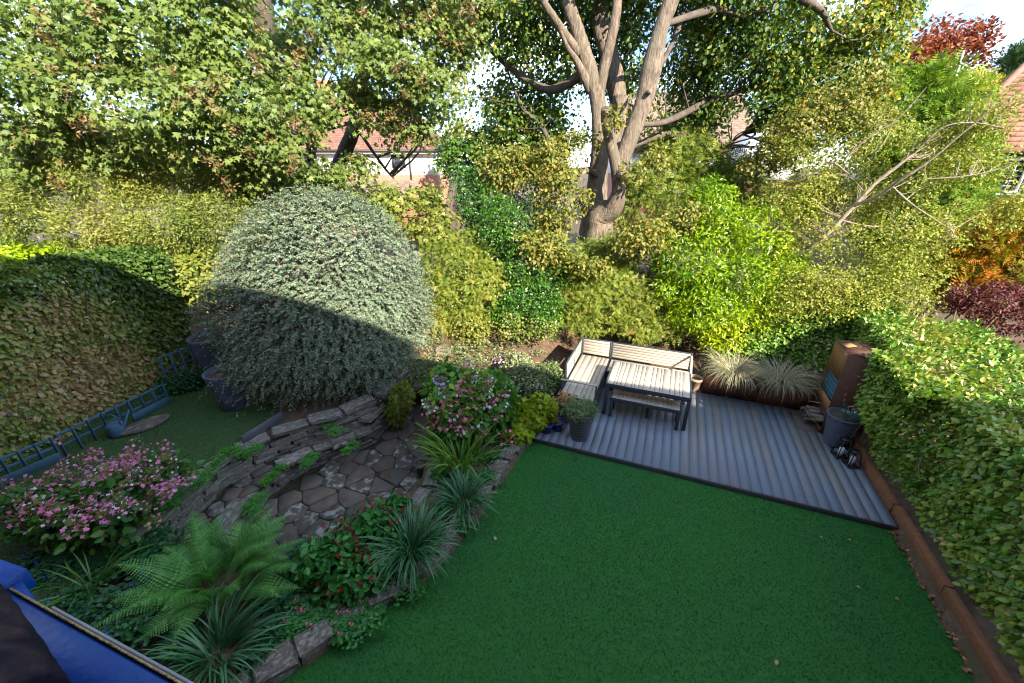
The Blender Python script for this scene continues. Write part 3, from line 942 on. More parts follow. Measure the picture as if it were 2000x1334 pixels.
# ------------------------------------------------------------------ neighbouring houses
def roof_tiles(name, e0, e1, r0, r1, courses, tw, m, par, base, seed):
    """one roof slope as overlapping courses of single tiles, eave e0-e1 to ridge r0-r1"""
    r = np.random.RandomState(seed)
    e0, e1, r0, r1 = [np.array(q, float) - base for q in (e0, e1, r0, r1)]
    nrm = np.cross(e1 - e0, r0 - e0 if np.linalg.norm(r0 - e0) > .1 else r1 - e0); nrm /= np.linalg.norm(nrm)
    if nrm[2] < 0: nrm = -nrm
    vs, fs, ti = [], [], []
    for c in range(courses):
        a, b = c / courses, (c + 1.12) / courses
        lo0, lo1 = e0 + (r0 - e0) * a, e1 + (r1 - e1) * a
        hi0, hi1 = e0 + (r0 - e0) * min(b, 1), e1 + (r1 - e1) * min(b, 1)
        n = max(1, int(np.linalg.norm(lo1 - lo0) / tw))
        for i in range(n):
            t0, t1 = (i + .02) / n, (i + .98) / n
            h = .045 + .012 * r.rand()
            p = [lo0 + (lo1 - lo0) * t0 + nrm * h, lo0 + (lo1 - lo0) * t1 + nrm * h, hi0 + (hi1 - hi0) * t1 + nrm * .012, hi0 + (hi1 - hi0) * t0 + nrm * .012,
                 lo0 + (lo1 - lo0) * t0, lo0 + (lo1 - lo0) * t1]
            k = len(vs)
            vs += [tuple(q) for q in p]
            fs += [(k, k + 1, k + 2, k + 3), (k + 4, k + 5, k + 1, k)]
            ti += [r.rand()] * 6
    o = link('tile', mesh_py(name, vs, fs, ti), m, par)
    o['kind'] = 'stuff'
def lead_window(par, base, p, ax, up, out, W_, Hh, cols, rows, nm='window'):
    """frame with pane and leading; p is the lower left corner, ax/up/out unit vectors"""
    p, ax, up, out = [np.array(q, float) for q in (p, ax, up, out)]
    def bx(a0, a1, z0, z1, n0, n1):
        f = lambda a, z, n: tuple(p - base + ax * a + up * z + out * n)
        return [f(a0, z0, n0), f(a1, z0, n0), f(a1, z0, n1), f(a0, z0, n1), f(a0, z1, n0), f(a1, z1, n0), f(a1, z1, n1), f(a0, z1, n1)]
    t = .06
    w_ = link(nm, boxes('frame', [bx(0, W_, 0, t, -.03, .05), bx(0, W_, Hh - t, Hh, -.03, .05), bx(0, t, t, Hh - t, -.03, .05), bx(W_ - t, W_, t, Hh - t, -.03, .05)]), M['white'], par)
    link('pane', boxes('pane', [bx(t, W_ - t, t, Hh - t, -.02, -.005)]), M['glass'], w_)
    if cols:
        b = [bx(t + (W_ - 2 * t) * i / cols - .007, t + (W_ - 2 * t) * i / cols + .007, t, Hh - t, -.004, .012) for i in range(1, cols)]
        b += [bx(t, W_ - t, t + (Hh - 2 * t) * i / rows - .007, t + (Hh - 2 * t) * i / rows + .007, -.0035, .0125) for i in range(1, rows)]
        link('leading', boxes('leading', b), M['white'], w_)
    return w_
Zv = np.array([0, 0, 1.0])
def house(name, label, o, ang, wide, deep, z0, zb, ze, ridge_in, rh, tile, courses, tw, seed, left_hip=True, right_hip=True, over=.35):
    """o = front left corner at the wall foot; ang = direction of the front"""
    ax = np.array([math.cos(ang), math.sin(ang), 0]); bk = np.array([-ax[1], ax[0], 0])
    o = np.array([o[0], o[1], z0], float)
    h = thing('house', label, 'house', o)
    f = lambda a, b, z: o * [1, 1, 0] + ax * a + bk * b + Zv * z
    g = lambda a0, a1, b0, b1, z0_, z1_: [tuple(f(a, b, z) - o) for z in (z0_, z1_) for a, b in ((a0, b0), (a1, b0), (a1, b1), (a0, b1))]
    link('wall', boxes('wall', [g(0, wide, 0, deep, zb, ze)]), M['render'], h)
    link('brick_base', boxes('base', [g(-.03, wide + .03, -.03, deep + .03, z0 - .6, zb)]), M['brick'], h)
    E0, E1, E2, E3 = f(-over, -over, ze), f(wide + over, -over, ze), f(wide + over, deep + over, ze), f(-over, deep + over, ze)
    ra = f(-over + (ridge_in if left_hip else 0), deep / 2, ze + rh); rb = f(wide + over - (ridge_in if right_hip else 0), deep / 2, ze + rh)
    rf = link('roof', mesh_py('roof', [tuple(q - o) for q in (E0, E1, E2, E3, ra, rb)], [(0, 1, 5, 4), (1, 2, 5), (2, 3, 4, 5), (3, 0, 4), (0, 3, 2, 1)]), M[tile], h)
    roof_tiles('tile', E0, E1, ra, rb, courses, tw, M[tile], rf, o, seed)
    if right_hip: roof_tiles('tile', E1, E2, rb, rb, courses, tw, M[tile], rf, o, seed + 1)
    if left_hip: roof_tiles('tile', E3, E0, ra, ra, courses, tw, M[tile], rf, o, seed + 2)
    rt = Tubes()
    for p, q in ((ra, rb), (E0, ra), (E1, rb)): rt.add([p + Zv * .05, q + Zv * .05], [.1, .1], 6, 1)
    link('ridge_tile', rt.mesh('ridge', o), M[tile], rf)
    link('gutter', boxes('gutter', [g(-over, wide + over, -over - .1, -over + .02, ze - .1, ze + .0)]), M['gutter'], h)
    link('fascia', boxes('fascia', [g(-over, wide + over, -over + .021, -over + .05, ze - .22, ze - .0)]), M['white'], h)
    return h, o, ax, bk, f, g
# left: red tiled hip roof, white upper storey, seen under the sycamore
c0 = D(560, 334, 27.0); c1 = D(866, 334, 27.0)
h, o, ax, bk, f, g = house('house', 'white rendered house with red hipped tile roof behind the sycamore leaves', (c0[0] - 2.0, 27.0), -.02, c1[0] - c0[0] + 1.6, 7.5, .6, 4.05, 5.45, 3.0, 3.0, 'tile_red', 22, .27, 31)
for a in (3.2, 6.2, 8.6):
    lead_window(h, o, f(a, -.02, 4.35), ax, Zv, -bk, .95, .9, 0, 0)
link('downpipe', boxes('downpipe', [g(9.75, 9.83, -.1, -.02, 3.2, 5.35)]), M['gutter'], h)
porch = link('porch_roof', mesh_py('porch', [tuple(f(*q) - o) for q in ((5.2, -3.2, 2.75), (11.0, -3.2, 2.75), (10.2, -.05, 3.75), (6.0, -.05, 3.75))], [(0, 1, 2, 3)]), M['tile_brown'], h)
roof_tiles('porch_tile', f(5.2, -3.2, 2.75), f(11.0, -3.2, 2.75), f(6.0, -.05, 3.75), f(10.2, -.05, 3.75), 12, .27, M['tile_brown'], porch, o, 34)
link('porch_wall', boxes('porch_wall', [g(5.5, 10.7, -2.9, -.04, 0.2, 2.7)]), M['brick'], h)
link('chimney', boxes('chimney', [g(3.4, 4.3, 2.9, 3.7, 7.2, 9.6)]), M['brick'], h)
# middle: brown roof and white gable behind the oak
c0 = D(1262, 330, 24.0)
h, o, ax, bk, f, g = house('house', 'brown tiled house with white gable showing through the oak branches', (c0[0], 24.0), .10, 6.6, 7.5, .6, 4.1, 5.3, 0.05, 3.2, 'tile_brown', 24, .25, 41, True, False)
gb = D(1470, 345, 22.3)
h2 = [tuple(np.array(q) - o) for q in (D(1452, 352, 21.5), D(1562, 352, 21.5), D(1562, 300, 21.5), D(1515, 248, 21.5), D(1462, 300, 21.5))]
bkv = np.array([0, 2.4, 0])
link('gable', mesh_py('gable', h2 + [tuple(np.array(q) + bkv) for q in h2], [(0, 1, 2, 3, 4), (5, 9, 8, 7, 6)] + [(i, i + 5, (i + 1) % 5 + 5, (i + 1) % 5) for i in range(5)]), M['render'], h)
link('gable_base', boxes('gable_base', [[tuple(np.array(q) - o) for q in (D(1456, 420, 21.55), D(1560, 420, 21.55), D(1560, 420, 21.55) + bkv, D(1456, 420, 21.55) + bkv, D(1456, 353, 21.55), D(1560, 353, 21.55), D(1560, 353, 21.55) + bkv, D(1456, 353, 21.55) + bkv)]]), M['brick'], h)
# right: orange roof, white bay with leaded lights
p0, p1 = D(1880, 398, 13.2), D(2140, 398, 11.6)
ang = math.atan2(p1[1] - p0[1], p1[0] - p0[0])
axv = np.array([math.cos(ang), math.sin(ang), 0]); bkv = np.array([-axv[1], axv[0], 0])
wc = p0 + bkv * .8 - axv * .3
h, o, ax, bk, f, g = house('house', 'house with orange tiled roof and white bay window at the right edge', (wc[0], wc[1]), ang, 9.0, 8.0, .8, 3.0, 4.95, 2.2, 3.6, 'tile_orange', 26, .22, 51, True, True, .75)
link('bay', boxes('bay', [g(.25, 4.2, -.75, .02, 3.15, 3.78), g(.25, .42, -.75, .02, 3.78, 4.8), g(4.05, 4.2, -.75, .02, 3.78, 4.8), g(.25, 4.2, -.70, .0, 4.78, 4.93)]), M['white'], h)
link('bay_base', boxes('bay_base', [g(.3, 4.15, -.7, .02, .2, 3.14)]), M['brick'], h)
link('sill', boxes('sill', [g(.15, 4.3, -.86, -.74, 3.76, 3.83)], .01), M['white'], h)
for i in range(4):
    lead_window(h, o, f(.45 + i * .9, -.72, 3.84), ax, Zv, -bk, .86, .95, 4, 6)
am = thing('aerial_pole', 'thin pale aerial pole rising beside the orange roof', 'aerial', tuple(D(1858, 178, 13.5)))
tb = Tubes(); b0 = D(1858, 178, 13.5)
tb.add([D(1856, 186, 13.5), D(1883, 98, 13.5)], [.03, .022], 6, 2)
link('pole', tb.mesh('pole', b0), M['white'], am)
tb = Tubes(); tb.add([D(1872, 122, 13.5), D(1890, 128, 13.5)], [.012, .012], 5, 1)
link('crossbar', tb.mesh('crossbar', b0), M['white'], am)

# ------------------------------------------------------------------ trees
def limb_pts(tub, pts, rad, sides, rough, acc, n=6, cap=False):
    p, _ = catmull(pts, rad, n)
    acc.extend(list(p))
    tub.add(pts, rad, sides, n, rough, cap)
# --- oak with the pale forked trunk
OB = np.array([2.15, 11.1, 1.0])
oak = thing('oak_tree', 'large oak with pale forked multi-stemmed trunk and a sawn-off limb', 'tree', OB)
acc = []
tr = Tubes()
def oo(u, v, y): return D(u, v, y)
limb_pts(tr, [OB + [-.25, .1, -.3], oo(1165, 470, 11.1), oo(1172, 425, 11.05), oo(1196, 405, 10.8), oo(1207, 375, 10.6), oo(1208, 335, 10.5), oo(1216, 308, 10.5), oo(1236, 255, 10.5), oo(1258, 195, 10.5), oo(1272, 135, 10.5), oo(1290, 60, 10.5), oo(1318, -20, 10.5), oo(1345, -120, 10.6), oo(1380, -240, 10.7)],
         [.46, .42, .36, .25, .17, .165, .185, .185, .19, .215, .16, .15, .145, .12], 18, .10, acc, 8)
limb_pts(tr, [oo(1206, 345, 10.5), oo(1200, 312, 10.4), oo(1190, 270, 10.3), oo(1184, 232, 10.2), oo(1185, 211, 10.1)], [.15, .13, .125, .12, .115], 14, .08, acc, 6, True)
limb_pts(tr, [oo(1158, 470, 11.3), oo(1160, 420, 11.4), oo(1166, 350, 11.4), oo(1171, 280, 11.4), oo(1169, 215, 11.4), oo(1160, 165, 11.4), oo(1143, 110, 11.4), oo(1128, 60, 11.4), oo(1105, -10, 11.4), oo(1085, -110, 11.5), oo(1060, -240, 11.6)],
         [.44, .36, .25, .215, .19, .185, .165, .15, .14, .12, .09], 18, .10, acc, 8)
limb_pts(tr, [oo(1170, 180, 11.4), oo(1180, 130, 11.3), oo(1194, 75, 11.2), oo(1204, 20, 11.2), oo(1212, -60, 11.2), oo(1230, -180, 11.2)], [.13, .125, .115, .105, .09, .07], 12, .10, acc, 6)
limb_pts(tr, [oo(1152, 175, 11.4), oo(1140, 148, 11.3), oo(1124, 115, 11.2), oo(1108, 92, 11.1), oo(1095, 60, 11.0)], [.13, .11, .075, .055, .04], 9, .10, acc, 5)
limb_pts(tr, [oo(1134, 108, 11.4), oo(1104, 68, 11.2), oo(1080, 32, 11.0), oo(1062, 2, 10.9), oo(1040, -60, 10.8)], [.10, .095, .085, .075, .06], 9, .10, acc, 5)
limb_pts(tr, [oo(1210, 220, 11.9), oo(1200, 160, 12), oo(1186, 95, 12.1), oo(1172, 40, 12.1), oo(1175, -60, 12.2), oo(1190, -200, 12.3)], [.22, .23, .23, .21, .19, .15], 14, .10, acc, 6)
limb_pts(tr, [oo(1195, 300, 11.6), oo(1206, 235, 11.7), oo(1212, 190, 11.8)], [.18, .2, .2], 12, .1, acc, 5)
link('trunk', tr.mesh('oak_trunk', OB), M['bark_oak'], oak)
tr = Tubes()
# side limbs to the right and left, their shade put into the darker bark colour
limb_pts(tr, [oo(1240, 245, 10.7), oo(1300, 238, 12.0), oo(1370, 205, 12.4), oo(1440, 178, 12.3), oo(1510, 160, 12.5), oo(1590, 120, 12.6)], [.05, .08, .09, .08, .05, .02], 9, .12, acc, 6)
limb_pts(tr, [oo(1292, 50, 10.6), oo(1370, 25, 11), oo(1410, 18, 11.4), oo(1470, 30, 11.6), oo(1560, -30, 11.8)], [.06, .08, .08, .05, .03], 8, .12, acc, 6)
limb_pts(tr, [oo(1310, -20, 10.6), oo(1450, -40, 11), oo(1590, 10, 11.2), oo(1625, 60, 11.2)], [.12, .11, .08, .03], 8, .12, acc, 6)
limb_pts(tr, [oo(1265, 170, 10.6), oo(1300, 110, 11.2), oo(1330, 40, 11.6), oo(1345, -60, 12)], [.05, .055, .05, .03], 8, .12, acc, 6)
limb_pts(tr, [oo(1150, 140, 11.5), oo(1080, 175, 12), oo(1020, 150, 12.2), oo(960, 100, 12.4), oo(900, 40, 12.5)], [.12, .11, .08, .06, .03], 8, .12, acc, 6)
limb_pts(tr, [oo(1090, 330, 11.9), oo(1060, 250, 12.2), oo(1020, 210, 12.4), oo(985, 120, 12.5)], [.07, .06, .05, .02], 7, .12, acc, 6)
limb_pts(tr, [oo(1225, 290, 12.2), oo(1310, 262, 12.6), oo(1400, 290, 12.4), oo(1450, 262, 12.6)], [.06, .09, .07, .02], 8, .12, acc, 6)
o_ = link('limb', tr.mesh('oak_limbs', OB), M['bark_dark'], oak); o_['kind'] = 'stuff'
def knot(*a):
    kn = Tubes(); kn.add(*a)
    link('knot', kn.mesh('knot', OB), M['bark_oak'], oak)
knot([oo(1211, 336, 10.40), oo(1217, 341, 10.22), oo(1220, 343, 10.12)], [.10, .125, .10], 12, 3, .12, True)
knot([oo(1165, 342, 11.2), oo(1148, 332, 10.9), oo(1133, 334, 10.75)], [.09, .08, .07], 10, 3, .1, True)
knot([oo(1280, 138, 10.5), oo(1288, 140, 10.4)], [.10, .07], 10, 3, .15, True)
knot([oo(1263, 182, 10.4), oo(1270, 178, 10.2)], [.07, .045], 10, 3, .1, True)
oakb = [BL(1000, 60, 12.6, 110, 90), BL(1085, 190, 12.9, 80, 95), BL(985, 190, 13.2, 70, 60), BL(1050, 30, 13, 90, 80), BL(1150, 60, 13.2, 90, 120), BL(1240, 110, 13, 80, 120), BL(1350, 60, 12.8, 100, 90),
        BL(1370, 150, 13, 90, 80), BL(1450, 60, 12.2, 120, 90), BL(1500, 140, 12.4, 120, 70), BL(1600, 60, 12, 120, 90), BL(1650, 130, 12, 100, 90), BL(1560, 220, 12, 110, 60), BL(1690, 40, 12, 90, 80), BL(1745, 10, 12, 60, 60),
        BL(1330, 240, 13, 80, 40), BL(1240, 0, 12.5, 150, 80), BL(1450, -80, 11.5, 260, 100), BL(1150, -100, 11.5, 250, 100), BL(1720, 170, 12.2, 70, 70), BL(1480, 220, 12.2, 90, 40), BL(1400, 215, 12.6, 60, 35), BL(1010, 240, 12.8, 55, 50), BL(955, 290, 13, 50, 30), BL(915, 60, 12.8, 45, 60)]
g = foliage_pts(oakb, 3050, 20, .38, seed=101, camb=.2, shell=(.25, 1.05), droop=.5, gap=-.36, gscale=1.3, flat=.45)
gN = len(g['pos']); rr = np.random.RandomState(3)
sz = .098 * rr.uniform(.6, 1.4, gN)
o_ = link('foliage', scatter('oak_leaves', T_OVAL, g['pos'], g['d'], g['n'], sz, clampt(.46 + .35 * (g['tb'] - .5) + .22 * rr.normal(size=gN) + .22 * sstep(1500, 1750, proj(g['pos'])[0])), OB), M['L_oak'], oak)
o_['kind'] = 'stuff'
lo = [BL(1088, 400, 9.6, 42, 80), BL(1075, 330, 10.2, 60, 50), BL(1120, 290, 10.6, 70, 35), BL(1150, 518, 9.0, 50, 20), BL(1262, 460, 9.2, 66, 38), BL(1330, 420, 9.8, 70, 50), BL(1060, 480, 9.2, 60, 40), BL(1200, 232, 10.0, 14, 26), BL(1240, 335, 10.1, 18, 14), BL(1140, 385, 10.4, 16, 20), BL(1000, 330, 10.8, 70, 50), BL(1560, 250, 10.8, 70, 45), BL(1640, 200, 10.8, 80, 45), BL(1700, 255, 10.4, 80, 50), BL(1600, 310, 10.2, 80, 45), BL(1520, 300, 10.8, 50, 40), BL(1690, 150, 11.0, 70, 40), BL(1480, 330, 10.8, 40, 30), BL(1600, 380, 9.6, 60, 35), BL(1270, 300, 10.9, 35, 25)]
g2 = foliage_pts(lo, 1150, 18, .24, seed=102, camb=.6, shell=(.5, 1.08), gap=-.35, gscale=2.2, droop=.5)
n2 = len(g2['pos']); sz2 = .078 * rr.uniform(.6, 1.4, n2); ti2 = clampt(.42 + .35 * (g2['tb'] - .5) + .22 * rr.normal(size=n2))
ix = pick_parts(g2['pos'], sz2, g2['out'], 300)
kp = np.ones(n2, bool); kp[ix] = False
leaf_parts(oak, OB, T_OAK, 'oak', M['L_oaky'], g2['pos'][ix], g2['d'][ix], g2['n'][ix], sz2[ix], ti2[ix])
o_ = link('lower_foliage', scatter('oak_low', T_OVAL, g2['pos'][kp], g2['d'][kp], g2['n'][kp], sz2[kp], ti2[kp], OB), M['L_oaky'], oak)
o_['kind'] = 'stuff'
tw = Tubes()
twigs(tw, acc, list(g['cl'][rr.choice(len(g['cl']), 260)]) + list(g2['cl'][g2['cl'][:, 0] > 3.6][:60]), rr, .026, .006, lmax=1.9)
o_ = link('branch', tw.mesh('oak_branches', OB), M['bark_dark'], oak)
o_['kind'] = 'stuff'

# --- sycamore over the left half
SB = np.array([-6.6, 12.6, .9])
syc = thing('sycamore_tree', 'tall sycamore with lobed leaves and hanging orange seed bunches', 'tree', SB)
acc = []; tr = Tubes()
ss = D
limb_pts(tr, [SB + [0, 0, -.3], ss(560, 420, 12.5), ss(552, 330, 12.4), ss(540, 240, 12.3), ss(528, 160, 12.2), ss(520, 90, 12.1), ss(514, 20, 12), ss(505, -80, 12), ss(495, -220, 12)], [.34, .31, .29, .28, .27, .26, .25, .22, .17], 14, .10, acc, 7)
limb_pts(tr, [ss(600, 430, 12.3), ss(640, 365, 12.0), ss(672, 300, 11.8), ss(692, 250, 11.7), ss(706, 190, 11.6), ss(708, 130, 11.6), ss(700, 70, 11.6), ss(690, 0, 11.7), ss(680, -120, 11.8)], [.22, .2, .185, .17, .15, .13, .11, .09, .06], 10, .10, acc, 7)
limb_pts(tr, [ss(690, 240, 11.7), ss(745, 320, 11.5), ss(770, 350, 11.4)], [.05, .04, .02], 6, .1, acc, 5)
limb_pts(tr, [ss(706, 160, 11.6), ss(680, 165, 11.5), ss(660, 155, 11.3)], [.08, .07, .03], 6, .1, acc, 5)
limb_pts(tr, [ss(520, 70, 12.1), ss(480, 20, 11.6), ss(455, -40, 11.2)], [.17, .14, .10], 8, .1, acc, 5)
limb_pts(tr, [ss(530, 170, 12.2), ss(440, 120, 11.2), ss(330, 60, 10.2), ss(200, 20, 9.6), ss(60, -10, 9.2)], [.12, .10, .08, .05, .02], 8, .1, acc, 6)
limb_pts(tr, [ss(540, 250, 12.3), ss(440, 220, 11.0), ss(320, 180, 10.0), ss(180, 150, 9.4), ss(40, 130, 9.0)], [.11, .09, .07, .045, .02], 8, .1, acc, 6)
limb_pts(tr, [ss(548, 300, 12.3), ss(470, 300, 11.2), ss(360, 280, 10.4), ss(260, 300, 10)], [.09, .07, .05, .02], 8, .1, acc, 6)
limb_pts(tr, [ss(570, 200, 12.2), ss(566, 140, 12), ss(562, 60, 11.8), ss(600, -20, 11.6)], [.07, .06, .05, .03], 7, .1, acc, 6)
limb_pts(tr, [ss(566, 85, 12), ss(600, 92, 11.8), ss(645, 75, 11.5), ss(720, 60, 11.2)], [.05, .045, .035, .015], 7, .1, acc, 5)
limb_pts(tr, [ss(705, 120, 11.6), ss(760, 80, 11.2), ss(840, 40, 11), ss(900, 10, 11)], [.08, .06, .04, .02], 7, .1, acc, 5)
limb_pts(tr, [ss(700, 60, 11.6), ss(760, 20, 11.2), ss(830, -20, 11)], [.07, .05, .02], 7, .1, acc, 5)
limb_pts(tr, [ss(0, 235, 10.5), ss(45, 265, 10.4), ss(80, 300, 10.3)], [.06, .06, .03], 7, .1, acc, 5)
limb_pts(tr, [ss(600, 330, 10.6), ss(616, 290, 10.5), ss(622, 240, 10.5)], [.05, .045, .03], 7, .1, acc, 5)
limb_pts(tr, [ss(640, 380, 10.8), ss(612, 320, 10.6), ss(600, 270, 10.5)], [.06, .05, .03], 7, .1, acc, 5)
link('trunk', tr.mesh('sycamore_trunk', SB), M['bark_dark'], syc)
sb = [BL(70, 60, 8.8, 160, 75), BL(230, 70, 8.6, 150, 85), BL(390, 60, 8.8, 130, 90), BL(120, 170, 8.3, 190, 55), BL(280, 200, 8.2, 170, 60), BL(430, 190, 8.6, 120, 70), BL(60, 250, 8.6, 120, 35),
      BL(420, 280, 8.8, 150, 50), BL(560, 285, 9.2, 90, 60), BL(600, 200, 9.6, 70, 50), BL(500, 340, 9.4, 110, 45), BL(600, 360, 10.2, 90, 45), BL(560, 120, 9.8, 60, 60), BL(620, 50, 10.2, 80, 60),
      BL(740, 110, 9.6, 90, 35), BL(820, 150, 10, 90, 40), BL(700, 180, 10.4, 70, 40), BL(770, 220, 10.6, 100, 45), BL(850, 200, 11, 70, 45), BL(720, 40, 10.8, 90, 60), BL(830, 60, 11.2, 100, 60), BL(900, 30, 12, 80, 60), BL(880, 110, 11.6, 50, 35), BL(790, 262, 10.8, 55, 25), BL(690, 330, 11, 40, 30),
      BL(250, -60, 8.6, 330, 60), BL(700, -60, 10.5, 250, 70), BL(150, 290, 9.0, 150, 40), BL(310, 275, 8.8, 130, 38), BL(-30, 130, 8.6, 90, 120), BL(20, 300, 9.0, 90, 40)]
g = foliage_pts(sb, 2150, 20, .33, seed=201, camb=.75, shell=(.55, 1.06), droop=.75, gap=-.5, gscale=1.5, flat=.35, up=.7)
gN = len(g['pos']); rr = np.random.RandomState(4)
sz = .096 * rr.uniform(.55, 1.4, gN); ti = clampt(.5 + .4 * (g['tb'] - .5) + .16 * rr.normal(size=gN))
ix = pick_parts(g['pos'], sz, g['out'], 300)
kp = np.ones(gN, bool); kp[ix] = False
leaf_parts(syc, SB, T_MAPLE, 'syc', M['L_syc'], g['pos'][ix], g['d'][ix], g['n'][ix], sz[ix], ti[ix])
o_ = link('foliage', scatter('sycamore_leaves', T_MAPLE2, g['pos'][kp], g['d'][kp], g['n'][kp], sz[kp], ti[kp], SB), M['L_syc'], syc)
o_['kind'] = 'stuff'
tw = Tubes()
twigs(tw, acc, list(g['cl'][rr.choice(len(g['cl']), 200)]), rr, .028, .005)
o_ = link('branch', tw.mesh('sycamore_branches', SB), M['bark_dark'], syc)
o_['kind'] = 'stuff'
# hanging seed bunches
SEEDS = []
for q in range(4):
    n = 34
    pp = np.column_stack([rr.normal(size=n) * .045, rr.normal(size=n) * .045, -rr.rand(n) * .17])
    dd_ = np.column_stack([rr.normal(size=(n, 2)), -.6 * np.ones(n)])
    me = scatter('seed_bunch', T_LONG, pp, dd_, rr.normal(size=(n, 3)), .062 * rr.uniform(.7, 1.2, n), rr.rand(n), (0, 0, 0))
    me.materials.append(M['L_seed'])
    SEEDS.append(me)
u_, v_, cz_ = proj(g['pos'])
cand = np.where((g['out'] > .97) & (u_ > 0) & (u_ < 930) & (v_ > 0))[0]
for i in rr.choice(cand, 170, replace=False):
    o_ = bpy.data.objects.new('seed_bunch', SEEDS[rr.randint(4)])
    C.objects.link(o_); o_.parent = syc; o_['kind'] = 'stuff'
    q = g['pos'][i] + unit(CAMP - g['pos'][i]) * .09 - SB
    o_.location = [float(x) for x in q]
    o_.rotation_euler = (rr.normal() * .15, rr.normal() * .15, rr.rand() * 6.28)
    s = rr.uniform(.8, 1.5); o_.scale = (s, s, s)

# --- leaning thorn tree at the right with lichen-pale branches
TB = np.array([5.7, 9.2, .9])
tho = thing('thorn_tree', 'slanting small-leaved thorn tree with thin pale branches leaning right', 'tree', TB)
acc = []; tr = Tubes()
limb_pts(tr, [TB + [-.15, 0, -.2], D(1540, 545, 8.92), D(1562, 512, 8.82), D(1592, 478, 8.72), D(1632, 440, 8.62), D(1668, 402, 8.52), D(1705, 362, 8.42), D(1745, 330, 8.32), D(1785, 300, 8.22)], [0.0660, 0.0627, 0.0594, 0.0561, 0.0462, 0.0396, 0.0330, 0.0297, 0.0198], 10, .15, acc, 5)
limb_pts(tr, [D(1668, 402, 8.52), D(1715, 382, 8.22), D(1760, 350, 7.92), D(1810, 318, 7.72), D(1870, 268, 7.52), D(1930, 220, 7.32), D(1990, 180, 7.12)], [0.0330, 0.0297, 0.0264, 0.0198, 0.0145, 0.0099, 0.0040], 8, .12, acc, 5)
limb_pts(tr, [D(1740, 362, 8.22), D(1770, 390, 7.92), D(1800, 412, 7.72), D(1860, 450, 7.52)], [0.0198, 0.0172, 0.0132, 0.0053], 6, .12, acc, 5)
limb_pts(tr, [D(1640, 430, 8.62), D(1700, 442, 8.32), D(1770, 440, 8.12)], [0.0198, 0.0132, 0.0053], 6, .12, acc, 5)
limb_pts(tr, [D(1650, 310, 9.12), D(1700, 265, 8.92), D(1750, 235, 8.72), D(1810, 170, 8.52)], [0.0198, 0.0185, 0.0145, 0.0053], 6, .12, acc, 5)
limb_pts(tr, [D(1700, 310, 8.82), D(1730, 270, 8.62), D(1745, 235, 8.52)], [0.0165, 0.0132, 0.0053], 6, .12, acc, 5)
limb_pts(tr, [D(1785, 300, 8.22), D(1840, 250, 8.02), D(1900, 240, 7.82), D(1960, 250, 7.62)], [0.0165, 0.0132, 0.0099, 0.0040], 6, .12, acc, 5)
limb_pts(tr, [D(1810, 350, 7.92), D(1880, 345, 7.62), D(1950, 330, 7.42), D(2010, 300, 7.22)], [0.0145, 0.0132, 0.0092, 0.0033], 6, .12, acc, 5)
limb_pts(tr, [D(1630, 318, 9.12), D(1645, 330, 9.02), D(1658, 340, 8.92)], [0.0198, 0.0198, 0.0099], 6, .12, acc, 5)
link('trunk', tr.mesh('thorn_trunk', TB), M['bark_pale'], tho)
tbls = [BL(1600, 560, 8.40, 130, 80), BL(1700, 560, 8.20, 110, 70), BL(1560, 420, 9.40, 90, 80), BL(1640, 480, 8.80, 100, 70), BL(1750, 470, 8.40, 100, 80), BL(1620, 340, 9.80, 100, 70), BL(1700, 280, 9.80, 90, 60), BL(1740, 390, 9.00, 110, 60), BL(1820, 340, 8.70, 110, 60),
        BL(1850, 270, 8.50, 100, 45), BL(1930, 230, 8.10, 80, 40), BL(1920, 320, 8.20, 90, 40), BL(1850, 430, 8.30, 80, 50), BL(1770, 560, 8.10, 80, 60), BL(1520, 520, 9.20, 60, 70), BL(1560, 300, 10.40, 80, 60), BL(1980, 400, 8.00, 60, 50)]
g = foliage_pts(tbls, 2600, 18, .17, seed=301, camb=.5, shell=(.25, 1.08), gap=-.22, gscale=2.6, droop=.3, flat=.7)
gN = len(g['pos']); rr = np.random.RandomState(5)
o_ = link('foliage', scatter('thorn_leaves', T_DIA, g['pos'], g['d'], g['n'], .052 * rr.uniform(.65, 1.35, gN), clampt(.5 + .4 * (g['tb'] - .5) + .2 * rr.normal(size=gN)), TB), M['L_thorn'], tho)
o_['kind'] = 'stuff'
tw = Tubes()
twigs(tw, acc, list(g['cl'][rr.choice(len(g['cl']), 420)]), rr, .010, .003, lmax=.9)
o_ = link('branch', tw.mesh('thorn_branches', TB), M['bark_pale'], tho)
o_['kind'] = 'stuff'

# --- distant trees
def tree(name, label, base, blobs, T, m, leaf, nclump, per, cr, seed, trunkm, tr_r=.18, nt=50, **kw):
    base = np.array(base, float)
    th = thing(name, label, 'tree', base)
    g = foliage_pts(blobs, nclump, per, cr, seed=seed, **kw)
    r = np.random.RandomState(seed); N = len(g['pos'])
    o = link('crown', scatter(name, T, g['pos'], g['d'], g['n'], leaf * r.uniform(.7, 1.3, N), clampt(g['tb'] + .18 * r.normal(size=N)), base), m, th)
    o['kind'] = 'stuff'
    ctr = np.mean([b[0] for b in blobs], 0)
    t = Tubes(); ac = []
    limb_pts(t, [base, base * .5 + ctr * .5 + [0, 0, -.3], ctr], [tr_r, tr_r * .8, tr_r * .4], 8, .1, ac, 8)
    twigs(t, ac, list(g['cl'][r.choice(len(g['cl']), min(nt, len(g['cl'])))]), r, tr_r * .3, .01)
    link('trunk', t.mesh(name + '_trunk', base), trunkm, th)
    return th
cb = D(1830, 130, 24)
